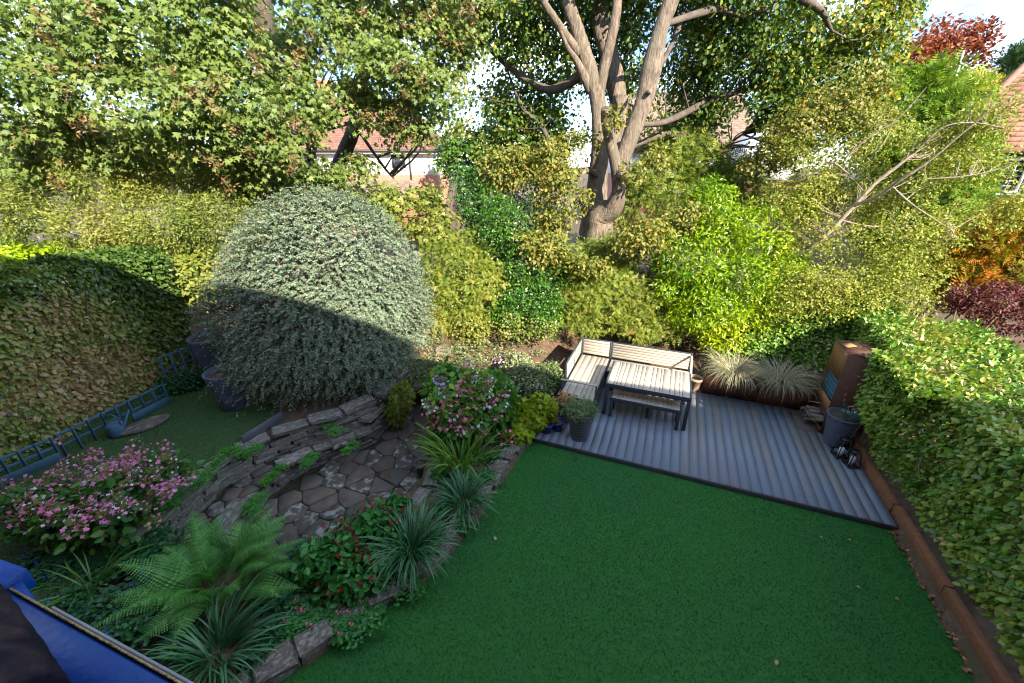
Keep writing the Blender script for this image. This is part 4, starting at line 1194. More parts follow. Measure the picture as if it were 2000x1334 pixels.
tree('copper_beech', 'copper beech with dark red leaves against the cloudy sky', (cb[0] - .3, 24, .6), [BL(1790, 110, 24, 50, 60), BL(1850, 90, 24, 50, 45), BL(1890, 80, 24, 45, 30), BL(1850, 150, 24, 75, 40), BL(1910, 130, 24, 40, 30), BL(1790, 170, 24, 50, 40), BL(1920, 65, 24, 22, 18), BL(1860, 50, 24, 20, 16)], T_DIA, M['L_copper'], .2, 420, 16, .6, 401, M['bark_dark'], camb=.2, shell=(.2, 1.15), gap=-.25, gscale=.9, flat=.35)
pb_ = D(1985, 140, 22)
tree('pine_tree', 'dark green pine at the right edge above the orange roof', (pb_[0], 22, .6), [BL(1985, 130, 22, 32, 22), BL(2010, 110, 22, 40, 25), BL(1990, 160, 22, 40, 20)], T_TUFT, M['L_pine'], .34, 150, 14, .5, 402, M['bark_dark'], camb=.3, shell=(.3, 1.1), droop=-.6)
gb_ = D(1880, 165, 19)
tree('golden_tree', 'small golden leaved tree between copper beech and orange roof', (gb_[0], 19, .6), [BL(1860, 170, 19, 40, 20), BL(1900, 165, 19, 40, 22), BL(1940, 172, 19, 35, 14)], T_DIA, M['L_gold'], .15, 130, 16, .45, 403, M['bark_dark'], camb=.3)
cyb = D(1790, 300, 14.2)
tree('cypress_tree', 'bright green feathery cypress behind the slanting thorn tree', (cyb[0], 14.2, .7), [BL(1790, 400, 14, 100, 130), BL(1800, 300, 14, 85, 110), BL(1810, 220, 14.2, 65, 80), BL(1800, 165, 14.3, 42, 45), BL(1850, 330, 13.8, 60, 80), BL(1740, 250, 14.2, 55, 80), BL(1700, 190, 14.4, 40, 50)], T_SPRAY, M['L_cyp'], .34, 560, 16, .5, 404, M['bark_dark'], camb=.7, shell=(.7, 1.06), droop=.35, up=.2)
tree('young_holly_tree', 'slim dark evergreen tree between the sycamore and the oak', (-.6, 14.5, .8), [BL(920, 310, 14.5, 70, 60), BL(960, 380, 13.5, 90, 60), BL(1020, 290, 14.5, 70, 60), BL(900, 370, 13.5, 60, 50), BL(1060, 280, 14.5, 50, 50)], T_OVAL, M['L_holly'], .12, 330, 20, .42, 405, M['bark_dark'], camb=.6, gap=-.4)
tree('hemlock_tree', 'dark feathery evergreen right of the oak trunk', (4.3, 12.8, .8), [BL(1300, 350, 12.6, 75, 55), BL(1370, 330, 12.8, 90, 60), BL(1330, 290, 13, 70, 40), BL(1430, 380, 12.2, 80, 60), BL(1270, 400, 12, 50, 60), BL(1390, 400, 11.6, 60, 40)], T_SPRAY, M['L_yew'], .26, 420, 16, .36, 406, M['bark_dark'], camb=.7, gap=-.45)
tree('maple_sapling', 'yellow-green maple sapling showing above the grey dome shrub', (-3.2, 11.5, .9), [BL(720, 405, 11.2, 70, 40), BL(790, 420, 10.8, 60, 40), BL(850, 450, 10.4, 45, 45), BL(660, 385, 11.6, 50, 25), BL(830, 385, 11.0, 35, 20)], T_MAPLE, M['L_privet'], .11, 190, 18, .3, 407, M['bark_dark'], .05, camb=.7, gap=-.5)

tree('laurel_tree', 'leafy green tree closing the view left behind the privet', (-16, 15, .9), [BL(60, 300, 14, 140, 60), BL(250, 320, 14, 140, 50), BL(-80, 260, 14, 120, 80), BL(420, 330, 14.5, 120, 40), BL(150, 260, 14.5, 120, 40)], T_OVAL, M['L_privet'], .14, 420, 20, .5, 408, M['bark_dark'], camb=.6)
tree('garden_tree', 'yellowish garden tree right of the white rendered house', (-4.2, 24, .6), [BL(885, 285, 24, 28, 26), BL(905, 262, 24, 22, 24)], T_DIA, M['L_gold'], .2, 70, 16, .5, 409, M['bark_dark'], camb=.4)
tree('box_elder', 'hazy green tree far behind the orange roofed house', (10, 34, .6), [BL(1620, 190, 34, 110, 50), BL(1480, 200, 36, 90, 40), BL(1740, 220, 32, 90, 50)], T_DIA, M['L_privet'], .3, 160, 16, .9, 410, M['bark_dark'], camb=.4)
# ------------------------------------------------------------------ hedges and shrubs
def hedge(name, label, base, faces, m, key, leaf, seed, parts, T=T_OVAL, tintf=None, stemline=None, bulgef=None):
    """faces: (origin, edge1, edge2, outward, count, thickness)"""
    base = np.array(base, float)
    th = thing(name, label, 'hedge', base)
    r = np.random.RandomState(seed)
    Pn, Dn, Nn, On, Tn = [], [], [], [], []
    for (o, e1, e2, out, cnt, tk) in faces:
        o, e1, e2, out = [np.array(q, float) for q in (o, e1, e2, out)]
        a, b = r.rand(cnt, 1), r.rand(cnt, 1)
        dep = r.beta(1.1, 2.2, (cnt, 1))
        p = o + e1 * a + e2 * b
        bulge = .10 * wnoise(p, 1.6, seed) + .05 * wnoise(p, 5.0, seed + 1)
        if bulgef is not None and abs(out[2]) < .7: bulge = bulge + bulgef(p)
        p = p + out * (bulge[:, None] - dep * tk) + r.normal(size=(cnt, 3)) * .015
        dn = np.array([0, 0, -1.0]) if abs(out[2]) < .7 else np.array([.2, -.5, 0])
        Dn.append(out * .55 + dn * .6 + r.normal(size=(cnt, 3)) * .5)
        Nn.append(out * .9 + Zv * .6 + r.normal(size=(cnt, 3)) * .38)
        Pn.append(p); On.append(1.0 - dep[:, 0] * .5)
    pos, d, n, out = np.vstack(Pn), np.vstack(Dn), np.vstack(Nn), np.concatenate(On)
    u, v, cz = proj(pos)
    ok = (u > -300) & (u < 2350) & (v < 1700) & (cz > .5)
    pos, d, n, out = pos[ok], d[ok], n[ok], out[ok]
    N = len(pos)
    size = leaf * r.uniform(.6, 1.3, N)
    tint = clampt((tintf(pos) if tintf else .45 + .25 * wnoise(pos, 1.3, seed + 4)) + .20 * r.normal(size=N))
    ix = pick_parts(pos, size, out, parts)
    kp = np.ones(N, bool); kp[ix] = False
    leaf_parts(th, base, T, key, m, pos[ix], d[ix], n[ix], size[ix], tint[ix])
    o_ = link('foliage', scatter(name, T, pos[kp], d[kp], n[kp], size[kp], tint[kp], base), m, th)
    o_['kind'] = 'stuff'
    tb = Tubes()
    s0, s1, hh = stemline
    s0, s1 = np.array(s0, float), np.array(s1, float)
    k = int(np.linalg.norm(s1 - s0) / .3)
    for i in range(k):
        q = s0 + (s1 - s0) * ((i + .5) / k) + r.normal(size=3) * [.05, .05, 0]
        tb.add([q + [0, 0, -.1], q + [r.normal() * .1, r.normal() * .1, hh * .5], q + [r.normal() * .2, r.normal() * .2, hh]], [.03, .022, .008], 5, 3, rng=r)
        for _ in range(5):
            z = r.uniform(.2, .9) * hh
            tb.add([q + [0, 0, z], q + [r.normal() * .25, r.normal() * .25, z + .15], q + [r.normal() * .5, r.normal() * .5, z + .3]], [.012, .008, .004], 4, 2, rng=r)
    link('stem', tb.mesh(name + '_stem', base), M['twig'], th)
    return th
# right hedge: inner face along the deck, flat top, far end
a0, a1, v0, v1, hz = 5.56, 7.5, -5.0, 2.95, 1.86
Ud = np.array([U2[0], U2[1], 0]); Vd = np.array([V2[0], V2[1], 0])
hr = [(dk(a0, v0, .16), Vd * (v1 - v0), Zv * (hz - .16), -Ud, 22500, .40),
      (dk(a0, v0, hz), Vd * (v1 - v0 + 1.2), Ud * (a1 - a0), Zv, 24000, .26), (dk(5.2, .6, hz - .06), Vd * 1.45, Ud * .4, Zv, 2600, .3),
      (dk(a0, v1, .16), Ud * (a1 - a0), Zv * (hz - .16), Vd, 4000, .3),
      (dk(a0 + .05, v1, .9), Vd * 1.4, Zv * (hz - .9), -Ud, 3500, .3)]
def deckv(p): return (p[:, :2] - O2) @ V2, (p[:, :2] - O2) @ U2
def hb_bulge(p):
    v, a = deckv(p)
    return np.where(a < 5.62, .36 * sstep(.2, 1.2, v) * (1 - sstep(1.95, 2.12, v)) * sstep(.35, .95, p[:, 2]), 0)
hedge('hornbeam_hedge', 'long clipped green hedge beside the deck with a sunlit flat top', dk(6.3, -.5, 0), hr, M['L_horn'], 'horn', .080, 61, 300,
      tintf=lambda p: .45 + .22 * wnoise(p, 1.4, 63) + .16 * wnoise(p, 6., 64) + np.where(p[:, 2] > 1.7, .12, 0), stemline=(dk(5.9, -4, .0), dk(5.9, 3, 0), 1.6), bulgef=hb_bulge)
# left beech hedge turning brown
lf0, lf1 = np.array([-8.25, 2.2, .25]), np.array([-7.35, 8.4, .25])
fd = lf1 - lf0; fl = np.linalg.norm(fd); fdu = fd / fl
fo = np.array([fdu[1], -fdu[0], 0])
hl = [(lf0 + fo * .0, fd, Zv * 2.72, unit(fo + Zv * .08), 20500, .42),
      (lf0 + Zv * 2.72, fd, -fo * 1.5, Zv, 12000, .25),
      (lf1 - fo * 1.4, fo * 1.4, Zv * 2.6, fdu, 6000, .3)]
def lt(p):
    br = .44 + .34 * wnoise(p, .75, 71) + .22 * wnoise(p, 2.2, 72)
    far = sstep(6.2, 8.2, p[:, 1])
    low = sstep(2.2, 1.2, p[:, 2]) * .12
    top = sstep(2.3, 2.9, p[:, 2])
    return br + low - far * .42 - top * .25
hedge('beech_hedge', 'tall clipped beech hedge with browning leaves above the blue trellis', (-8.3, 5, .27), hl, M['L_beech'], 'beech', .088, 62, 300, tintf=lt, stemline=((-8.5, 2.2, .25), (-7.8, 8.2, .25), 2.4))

# the grey-green dome
DB = np.array([-4.05, 8.35, .4])
dom = thing('cotoneaster_bush', 'large dome-shaped grey-green shrub with arching twigs, half in shadow', 'shrub', DB)
dbl = [(np.array([-4.05, 8.55, 2.35]), np.array([2.05, 1.75, 1.85])), (np.array([-4.55, 8.15, 1.75]), np.array([1.85, 1.6, 1.35])), (np.array([-3.6, 8.4, 1.65]), np.array([1.75, 1.55, 1.4])), (np.array([-3.85, 8.6, 3.15]), np.array([1.30, 1.3, 1.0])), (np.array([-4.4, 7.35, 1.1]), np.array([1.35, 1.1, .95])), (np.array([-3.45, 7.45, 1.05]), np.array([1.1, .95, .8]))]
g = foliage_pts(dbl, 6000, 1, .02, seed=501, camb=.55, shell=(.90, 1.03), up=.15, clip=False, zmin=.35, irr=.07)
rr = np.random.RandomState(6)
root = g['cl']; nS = len(root)
cen = np.array([-3.95, 8.5, 1.5])
outd = unit((root - cen) / np.array([1.9, 1.6, 1.9]))
sd = unit(outd * .8 + rr.normal(size=(nS, 3)) * .45 + Zv * .35)
PP, DD_, NN, TT = [], [], [], []
LS = rr.uniform(.16, .38, nS) * np.where(rr.rand(nS) < .08, 1.6, 1) * (1 + .15 * sstep(1.6, .8, root[:, 2]))
nl = 22
tpa = np.zeros((nS, nl, 3))
for j in range(nl):
    t = (j + .5) / nl
    q = root - outd * .10 + sd * (LS * t)[:, None] - Zv * (LS * .5 * t * t)[:, None]
    tan = unit(sd - Zv * (1.5 * t))
    side = unit(np.cross(tan, outd + .01)) * (1 if j % 2 else -1)
    PP.append(q); DD_.append(side * .9 + tan * .55 + rr.normal(size=(nS, 3)) * .35); NN.append(outd * .7 + Zv * .5 + rr.normal(size=(nS, 3)) * .5)
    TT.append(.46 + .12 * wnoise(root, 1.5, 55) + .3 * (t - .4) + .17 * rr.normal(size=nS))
pos = np.vstack(PP)
N = len(pos)
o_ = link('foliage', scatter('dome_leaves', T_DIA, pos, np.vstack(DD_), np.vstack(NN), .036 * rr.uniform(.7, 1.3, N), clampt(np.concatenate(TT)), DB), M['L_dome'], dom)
o_['kind'] = 'stuff'
tb = Tubes()
for i in rr.choice(nS, 700, replace=False):
    p0 = root[i] - outd[i] * .14; L_ = LS[i]
    tb.add([p0, p0 + sd[i] * L_ * .5 - Zv * L_ * .12, p0 + outd[i] * .05 + sd[i] * L_ - Zv * L_ * .72], [.004, .0035, .002], 3, 2, rng=rr)
o_ = link('twig', tb.mesh('dome_twigs', DB), M['twig'], dom); o_['kind'] = 'stuff'
tb = Tubes()
for i in range(40):
    tgt = root[rr.randint(nS)]
    b0 = DB + [rr.normal() * .2, rr.normal() * .2, -.1]
    tb.add([b0, b0 * .5 + tgt * .5 + [0, 0, .3], tgt - outd[0] * 0], [.05, .03, .008], 6, 4, rng=rr)
link('stem', tb.mesh('dome_stem', DB), M['twig'], dom)
fl_ = foliage_pts(dbl, 900, 10, .2, seed=502, camb=.3, shell=(.72, .92), clip=False)
k = len(fl_['pos'])
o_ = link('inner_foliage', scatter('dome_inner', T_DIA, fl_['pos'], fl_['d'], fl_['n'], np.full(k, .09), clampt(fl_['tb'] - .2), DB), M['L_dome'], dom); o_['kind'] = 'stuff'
bi = rr.choice(N, 420, replace=False)
o_ = link('berries', scatter('dome_berries', T_FLORET, pos[bi] + unit(CAMP - pos[bi]) * .02, rr.normal(size=(420, 3)), unit(CAMP - pos[bi]), np.full(420, .022), rr.rand(420), DB), M['berry'], dom); o_['kind'] = 'stuff'

# shrubs along the back bank
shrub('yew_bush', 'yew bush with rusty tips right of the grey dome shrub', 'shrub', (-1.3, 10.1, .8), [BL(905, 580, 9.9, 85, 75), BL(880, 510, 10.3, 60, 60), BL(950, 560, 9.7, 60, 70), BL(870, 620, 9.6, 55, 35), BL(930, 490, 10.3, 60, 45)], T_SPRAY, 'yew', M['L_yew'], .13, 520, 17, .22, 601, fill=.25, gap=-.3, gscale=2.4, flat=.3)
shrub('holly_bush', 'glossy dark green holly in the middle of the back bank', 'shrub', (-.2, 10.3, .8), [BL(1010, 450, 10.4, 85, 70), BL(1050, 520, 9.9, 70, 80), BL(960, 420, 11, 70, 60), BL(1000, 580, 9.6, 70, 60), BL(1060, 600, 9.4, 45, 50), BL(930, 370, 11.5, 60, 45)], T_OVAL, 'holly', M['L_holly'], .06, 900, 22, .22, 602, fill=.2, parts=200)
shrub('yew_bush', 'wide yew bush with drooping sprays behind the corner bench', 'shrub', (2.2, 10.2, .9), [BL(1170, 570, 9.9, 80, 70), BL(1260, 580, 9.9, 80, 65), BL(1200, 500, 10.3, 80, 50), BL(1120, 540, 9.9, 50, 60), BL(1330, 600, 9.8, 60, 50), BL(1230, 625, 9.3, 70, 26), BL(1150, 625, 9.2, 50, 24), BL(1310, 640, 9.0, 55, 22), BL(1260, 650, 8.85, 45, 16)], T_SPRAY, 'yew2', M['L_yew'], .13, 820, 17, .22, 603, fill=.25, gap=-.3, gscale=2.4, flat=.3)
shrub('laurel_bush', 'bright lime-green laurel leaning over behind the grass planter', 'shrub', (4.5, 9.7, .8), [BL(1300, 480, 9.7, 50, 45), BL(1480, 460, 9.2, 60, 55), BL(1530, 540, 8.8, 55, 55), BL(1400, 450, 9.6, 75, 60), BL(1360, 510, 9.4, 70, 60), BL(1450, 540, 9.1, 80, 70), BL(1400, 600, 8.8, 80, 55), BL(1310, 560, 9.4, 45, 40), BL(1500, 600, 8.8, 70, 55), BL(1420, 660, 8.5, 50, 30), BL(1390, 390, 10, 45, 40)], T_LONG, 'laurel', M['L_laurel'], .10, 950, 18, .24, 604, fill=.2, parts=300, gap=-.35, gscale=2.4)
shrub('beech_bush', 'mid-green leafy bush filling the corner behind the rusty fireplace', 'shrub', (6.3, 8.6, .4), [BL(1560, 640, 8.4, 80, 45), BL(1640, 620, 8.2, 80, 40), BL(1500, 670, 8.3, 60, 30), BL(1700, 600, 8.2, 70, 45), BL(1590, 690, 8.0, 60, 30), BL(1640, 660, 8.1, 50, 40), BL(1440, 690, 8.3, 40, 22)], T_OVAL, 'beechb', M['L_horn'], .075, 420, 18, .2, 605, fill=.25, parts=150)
shrub('privet_bush', 'tall loose yellow-green privet behind the beech hedge', 'shrub', (-9.5, 11, .9), [BL(60, 380, 9.6, 120, 50), BL(200, 350, 9.4, 130, 55), BL(330, 340, 9.6, 110, 50), BL(450, 360, 9.8, 100, 50), BL(150, 440, 9.2, 140, 45), BL(300, 430, 9.2, 130, 60), BL(430, 430, 9.4, 110, 60), BL(60, 470, 9.2, 90, 30), BL(40, 420, 9.0, 110, 40), BL(-40, 380, 9.0, 90, 50), BL(500, 400, 10, 60, 50), BL(240, 300, 9.2, 100, 36), BL(90, 315, 9.2, 120, 36), BL(400, 315, 9.3, 100, 36)], T_LONG, 'privet', M['L_privet'], .078, 1900, 22, .25, 606, fill=.2, parts=300, droop=.1, gap=-.3, gscale=2.2)
shrub('spindle_bush', 'pale green leafy bush squeezed between beech hedge and grey dome shrub', 'shrub', (-6.8, 9.8, .6), [BL(330, 510, 9.3, 90, 50), BL(390, 540, 9.2, 60, 50), BL(440, 500, 9.6, 70, 50), BL(260, 490, 9.4, 80, 40), BL(350, 590, 9.2, 45, 45)], T_OVAL, 'spind', M['L_privet'], .085, 360, 18, .22, 607, fill=.25, parts=120)
shrub('laurel_bush', 'brilliant lime sunlit bush on top of the left hedge', 'shrub', (-10.3, 9.3, .8), [BL(50, 500, 9.0, 80, 24), BL(-40, 490, 9.2, 90, 30), BL(120, 492, 9.2, 50, 20)], T_OVAL, 'lime', M['L_lime'], .10, 150, 18, .22, 608, fill=.25)
shrub('rusting_conifer', 'green conifer with rust-brown dying sprays at the right edge', 'shrub', (9.0, 8.4, .6), [BL(1930, 480, 8.8, 70, 55), BL(1990, 450, 8.8, 60, 60), BL(1890, 510, 8.8, 60, 40), BL(1980, 530, 8.6, 60, 45), BL(1880, 560, 8.8, 50, 30)], T_SPRAY, 'rust', M['L_rust'], .24, 260, 16, .3, 609, fill=.3)
shrub('acer_bush', 'purple leaved acer at the right edge above the hedge top', 'shrub', (8.9, 7.3, .4), [BL(1950, 590, 7.8, 70, 40), BL(1990, 620, 7.6, 60, 40), BL(1900, 580, 8.0, 50, 28), BL(2020, 580, 7.8, 60, 40)], T_LONG, 'acer', M['L_acer'], .085, 170, 18, .2, 610, fill=.3)
shrub('snowberry_bush', 'thin yellowing shrub scrambling left of the oak foot', 'shrub', (.2, 9.3, .6), [BL(930, 640, 9.2, 45, 30), BL(900, 560, 9.5, 40, 60), BL(1010, 640, 8.9, 45, 35), BL(1090, 480, 9.4, 50, 40), BL(1060, 640, 8.9, 30, 28)], T_OVAL, 'snow', M['L_privet'], .06, 200, 14, .18, 611, fill=.1, gap=-.3)

# ------------------------------------------------------------------ garden furniture
PAT = [112, 43, 70, 75, 110, 45, 70, 75, 115, 75, 75, 45, 120, 75, 80, 50, 115]
def slat_run(par, x0, x1, y0, y1, z, th_, widths, gap=.006, axis='x', m='slat'):
    """slats side by side between x0..x1 (running along y), or the other way round"""
    w_ = np.array(widths, float); w_ = w_ / w_.sum()
    lo, hi, c0_, c1_ = (x0, x1, y0, y1) if axis == 'x' else (y0, y1, x0, x1)
    e = lo + (hi - lo) * np.r_[0, np.cumsum(w_)]
    for i in range(len(w_)):
        a, b = e[i] + gap / 2, e[i + 1] - gap / 2
        cc, hw = (a + b) / 2, (b - a) / 2
        ln = (c1_ - c0_) / 2
        if axis == 'x':
            me = boxes('slat', [(-hw, hw, -ln, ln, -th_, 0)], .002); loc = (cc, (c0_ + c1_) / 2, z)
        else:
            me = boxes('slat', [(-ln, ln, -hw, hw, -th_, 0)], .002); loc = ((c0_ + c1_) / 2, cc, z)
        link('slat', me, M[m], par, loc)
# table
tbx, tby, tw_, td_, thh = 1.06, 1.235, 1.56, 1.04, .72
t = deckthing('garden_table', 'slatted cream dining table with dark metal frame and legs', 'table', tbx, tby)
slat_run(t, .03, tw_ - .03, .012, td_ - .012, thh, .022, PAT, .007)
link('frame', boxes('frame', [(0, tw_, 0, .03, thh - .085, thh - .024), (0, tw_, td_ - .03, td_, thh - .085, thh - .024), (0, .028, .031, td_ - .031, thh - .085, thh - .001), (tw_ - .028, tw_, .031, td_ - .031, thh - .085, thh - .001), (0, tw_, 0, .011, thh - .0235, thh - .001), (0, tw_, td_ - .011, td_, thh - .0235, thh - .001),
                              (.03, tw_ - .03, .2, .25, thh - .06, thh - .0235), (.03, tw_ - .03, .78, .83, thh - .06, thh - .0235)], .002), M['frame'], t)
for x, y in ((.032, .032), (tw_ - .032, .032), (.032, td_ - .032), (tw_ - .032, td_ - .032)):
    link('leg', boxes('leg', [(-.032, .032, -.0315, .0315, 0, thh - .086)], .004), M['frame'], t, (x, y, 0))
# bench
bx_, by_, bw_, bd_, bh_ = 1.19, 1.20, 1.30, .36, .44
t = deckthing('garden_bench', 'low backless slatted bench tucked under the front of the table', 'bench', bx_, by_)
slat_run(t, .025, bw_ - .025, .012, bd_ - .012, bh_, .02, PAT, .005)
link('frame', boxes('frame', [(0, bw_, 0, .024, bh_ - .075, bh_ - .0215), (0, bw_, bd_ - .024, bd_, bh_ - .075, bh_ - .0215), (0, .022, .025, bd_ - .025, bh_ - .075, bh_ - .001), (bw_ - .022, bw_, .025, bd_ - .025, bh_ - .075, bh_ - .001), (0, bw_, 0, .011, bh_ - .021, bh_ - .001), (0, bw_, bd_ - .011, bd_, bh_ - .021, bh_ - .001)], .002), M['frame'], t)
for x, y in ((.03, .03), (bw_ - .03, .03), (.03, bd_ - .03), (bw_ - .03, bd_ - .03)):
    link('leg', boxes('leg', [(-.03, .03, -.0295, .0295, 0, bh_ - .076)], .004), M['frame'], t, (x, y, 0))
link('middle_leg', boxes('leg', [(-.025, .025, -.025, .025, 0, bh_ - .076)], .004), M['frame'], t, (bw_ * .55, .22, 0))
def back_panel(par, p0, p1, z0, z1, n, gap=.012):
    """horizontal back slats from p0 to p1 (local xy)"""
    p0, p1 = np.array(p0, float), np.array(p1, float)
    hgt = (z1 - z0) / n
    ln = float(np.hypot(*(p1 - p0)))
    me = boxes('back_slat', [(0, ln, -.009, .009, gap / 2, hgt - gap / 2)], .002)
    me.materials.append(M['slat'])
    for i in range(n):
        o = link('back_slat', me, None, par, (p0[0], p0[1], z0 + i * hgt))
        o.rotation_euler = (0, 0, math.atan2(p1[1] - p0[1], p1[0] - p0[0]))
# left sofa module (long arm of the L)
t = deckthing('corner_bench', 'left wing of the corner bench with slatted seat and two slatted backs', 'bench', .17, .95)
W1, D1, S1 = .74, 2.08, .42
slat_run(t, .06, W1 - .02, .03, D1 - .07, S1, .022, [85, 125, 125, 75, 80, 80], .009)
link('frame', boxes('frame', [(0, W1, 0, .03, S1 - .085, S1 - .023), (0, W1, D1 - .03, D1, S1 - .085, S1 - .023), (0, .03, .031, D1 - .031, S1 - .085, S1 - .023), (W1 - .018, W1, .031, D1 - .031, S1 - .085, S1 - .001), (.031, W1 - .019, .9, .94, S1 - .07, S1 - .0235),
                              (0, W1, 0, .028, S1 - .0225, S1 - .001)], .002), M['frame'], t)
for x, y in ((.03, .03), (W1 - .03, .03), (.03, D1 - .03), (W1 - .03, D1 - .03)):
    link('leg', boxes('leg', [(-.028, .028, -.0285, .0285, 0, S1 - .086)], .003), M['frame'], t, (x, y, 0))
back_panel(t, (.03, .62), (.03, D1 - .075), S1 + .03, .83, 6)
back_panel(t, (.085, D1 - .035), (W1 - .035, D1 - .035), S1 + .03, .83, 5)
link('back_frame', boxes('back_frame', [(.012, .048, .585, .615, S1 - .02, .85), (.012, .048, D1 - .07, D1 - .045, S1 - .02, .85), (.012, .048, 1.3, 1.325, S1 - .02, .831), (.012, .048, .616, D1 - .071, .832, .85),
                                        (.052, .08, D1 - .055, D1 - .018, S1 - .02, .85), (W1 - .03, W1, D1 - .055, D1 - .018, S1 - .02, .85), (.081, W1 - .031, D1 - .053, D1 - .02, .832, .85)], .002), M['frame'], t)
link('armrest', boxes('armrest', [(.0, W1, .27, .325, .60, .625)], .004), M['slat'], t)
link('arm_post', boxes('arm_post', [(W1 - .03, W1 - .002, .28, .312, .0, .599), (.002, .03, .28, .312, .30, .599)], .003), M['frame'], t)
# right sofa module
t = deckthing('corner_bench', 'right wing of the corner bench behind the table with one looped arm', 'bench', .915, 2.33)
W2, D2 = 1.735, .70
slat_run(t, .03, W2 - .02, .03, D2 - .07, S1, .022, [1, 1, 1, 1, 1.2], .009, 'y')
link('frame', boxes('frame', [(0, W2, 0, .028, S1 - .085, S1 - .001), (0, W2, D2 - .03, D2, S1 - .085, S1 - .023), (0, .028, .029, D2 - .031, S1 - .085, S1 - .023), (W2 - .018, W2, .029, D2 - .031, S1 - .085, S1 - .001)], .002), M['frame'], t)
for x, y in ((.03, .03), (W2 - .03, .03), (.03, D2 - .03), (W2 - .03, D2 - .03)):
    link('leg', boxes('leg', [(-.028, .028, -.0285, .0285, 0, S1 - .086)], .003), M['frame'], t, (x, y, 0))
back_panel(t, (.032, D2 - .035), (W2 - .035, D2 - .035), S1 + .03, .83, 6)
link('back_frame', boxes('back_frame', [(0, .03, D2 - .055, D2 - .018, S1 - .02, .85), (W2 - .033, W2 - .003, D2 - .055, D2 - .018, S1 - .02, .85), (.031, W2 - .034, D2 - .053, D2 - .02, .832, .85)], .002), M['frame'], t)
link('armrest', boxes('armrest', [bar((W2 - .02, D2 - .06, .80), (W2 - .02, .06, .63), .045, .022), bar((W2 - .02, .05, .64), (W2 - .02, .02, .02), .045, .03)], .003), M['slat'], t)

# ------------------------------------------------------------------ pots and planters
def ribbed(name, r0, r1, h, ribs, depth=.008):
    pr = [(r0 * .96, 0), (r0, .01)]
    n = ribs * 4
    for i in range(n + 1):
        tt = i / n
        pr.append((r0 + (r1 - r0) * (tt ** .85) + depth * math.sin(tt * ribs * 2 * math.pi), .015 + tt * (h - .05)))
    pr += [(r1 + .012, h - .03), (r1 + .014, h), (r1 - .02, h), (r1 - .03, h - .06)]
    return lathe(name, pr, 32)
def soil_disc(par, r, z):
    link('soil', lathe('soil', [(r * .2, z - .01), (r, z - .01), (r * .98, z), (r * .3, z + .012)], 20), M['soil'], par)
def blade_set(key, n, L_, W_, curl, m, seed, seg=6):
    r = np.random.RandomState(seed)
    out = []
    for i in range(n):
        v, f = blade_mesh(L_ * r.uniform(.75, 1.15), W_ * r.uniform(.8, 1.2), curl * r.uniform(.6, 1.35), seg)
        me = mesh_py('leaf_' + key, v, f, np.full(len(v), r.rand()))
        me.materials.append(m)
        out.append(me)
    return out
def blades(par, ms, n, rad, r, name='leaf', tilt=.25, smin=.6, smax=1.1, z=0.0, azr=None):
    for i in range(n):
        o = bpy.data.objects.new(name, ms[r.randint(len(ms))])
        C.objects.link(o); o.parent = par
        a = r.rand() * 2 * math.pi if azr is None else r.uniform(*azr)
        q = rad * math.sqrt(r.rand())
        o.location = (math.cos(a) * q, math.sin(a) * q, z)
        s = r.uniform(smin, smax)
        o.rotation_euler = (r.normal() * .18, r.uniform(-.15, tilt), a + r.normal() * .35)
        o.scale = (s, s, s)
r = np.random.RandomState(33)
# slate ribbed pot at the deck corner
t = deckthing('ribbed_pot', 'tall ribbed grey pot at the left front corner of the deck', 'plant pot', .80, .33)
link('pot', ribbed('pot', .155, .225, .56, 8), M['potgrey'], t)
soil_disc(t, .2, .52)
pt = thing('pot_plant', 'wispy grey-green foliage spilling from the ribbed grey pot', 'plant', dk(.80, .33, .53), 0)
bs_ = dk(.80, .33, .53)
g = foliage_pts([(bs_ + [-.02, 0, .10], np.array([.30, .28, .17]))], 90, 14, .10, seed=701, camb=.2, clip=False, shell=(.3, 1.1), droop=.3)
k = len(g['pos'])
o_ = link('foliage', scatter('pot_plant', T_SPRAY, g['pos'], g['d'], g['n'], .075 * r.uniform(.6, 1.3, k), clampt(g['tb'] + .2 * r.normal(size=k)), bs_), M['L_potplant'], pt); o_['kind'] = 'stuff'
link('stem', lathe('stem', [(.015, -.03), (.01, .12)], 6), M['twig'], pt)
for a, v, lab in ((.20, .25, 'small glazed blue pot nearest the lawn corner of the deck'), (.375, .395, 'small glazed blue pot touching the tall ribbed grey pot')):
    t = deckthing('blue_pot', lab, 'plant pot', a, v, 0, 0, 'pair of small glazed blue pots')
    link('pot', lathe('pot', [(.078, 0), (.085, .008), (.092, .10), (.105, .16), (.125, .165), (.127, .20), (.107, .20), (.10, .165), (.09, .14)], 26), M['potblue'], t)
    soil_disc(t, .098, .168)
t = deckthing('tall_pot', 'moss-stained yellowish pot with dried orange leaves on top behind the blue pots', 'plant pot', .42, .78)
link('pot', lathe('pot', [(.13, 0), (.15, .02), (.165, .25), (.17, .40), (.185, .41), (.185, .45), (.16, .45), (.15, .40)], 20), M['mossy'], t)
k = 160
pos = np.column_stack([r.normal(size=(k, 2)) * .075, .44 + .10 * r.rand(k)])
o_ = link('dried_leaves', scatter('dried', T_OVAL, pos, r.normal(size=(k, 3)) * [1, 1, .4], r.normal(size=(k, 3)) * .5 + Zv, np.full(k, .07), r.rand(k), (0, 0, 0)), M['dry'], t); o_['kind'] = 'stuff'
t = deckthing('terracotta_pot', 'pale terracotta pot between the corner bench arm and the rusty planter', 'plant pot', 2.80, 2.98)
link('pot', lathe('pot', [(.09, 0), (.10, .01), (.135, .24), (.155, .245), (.158, .30), (.135, .30), (.12, .22)], 22), M['terra'], t)
soil_disc(t, .12, .25)
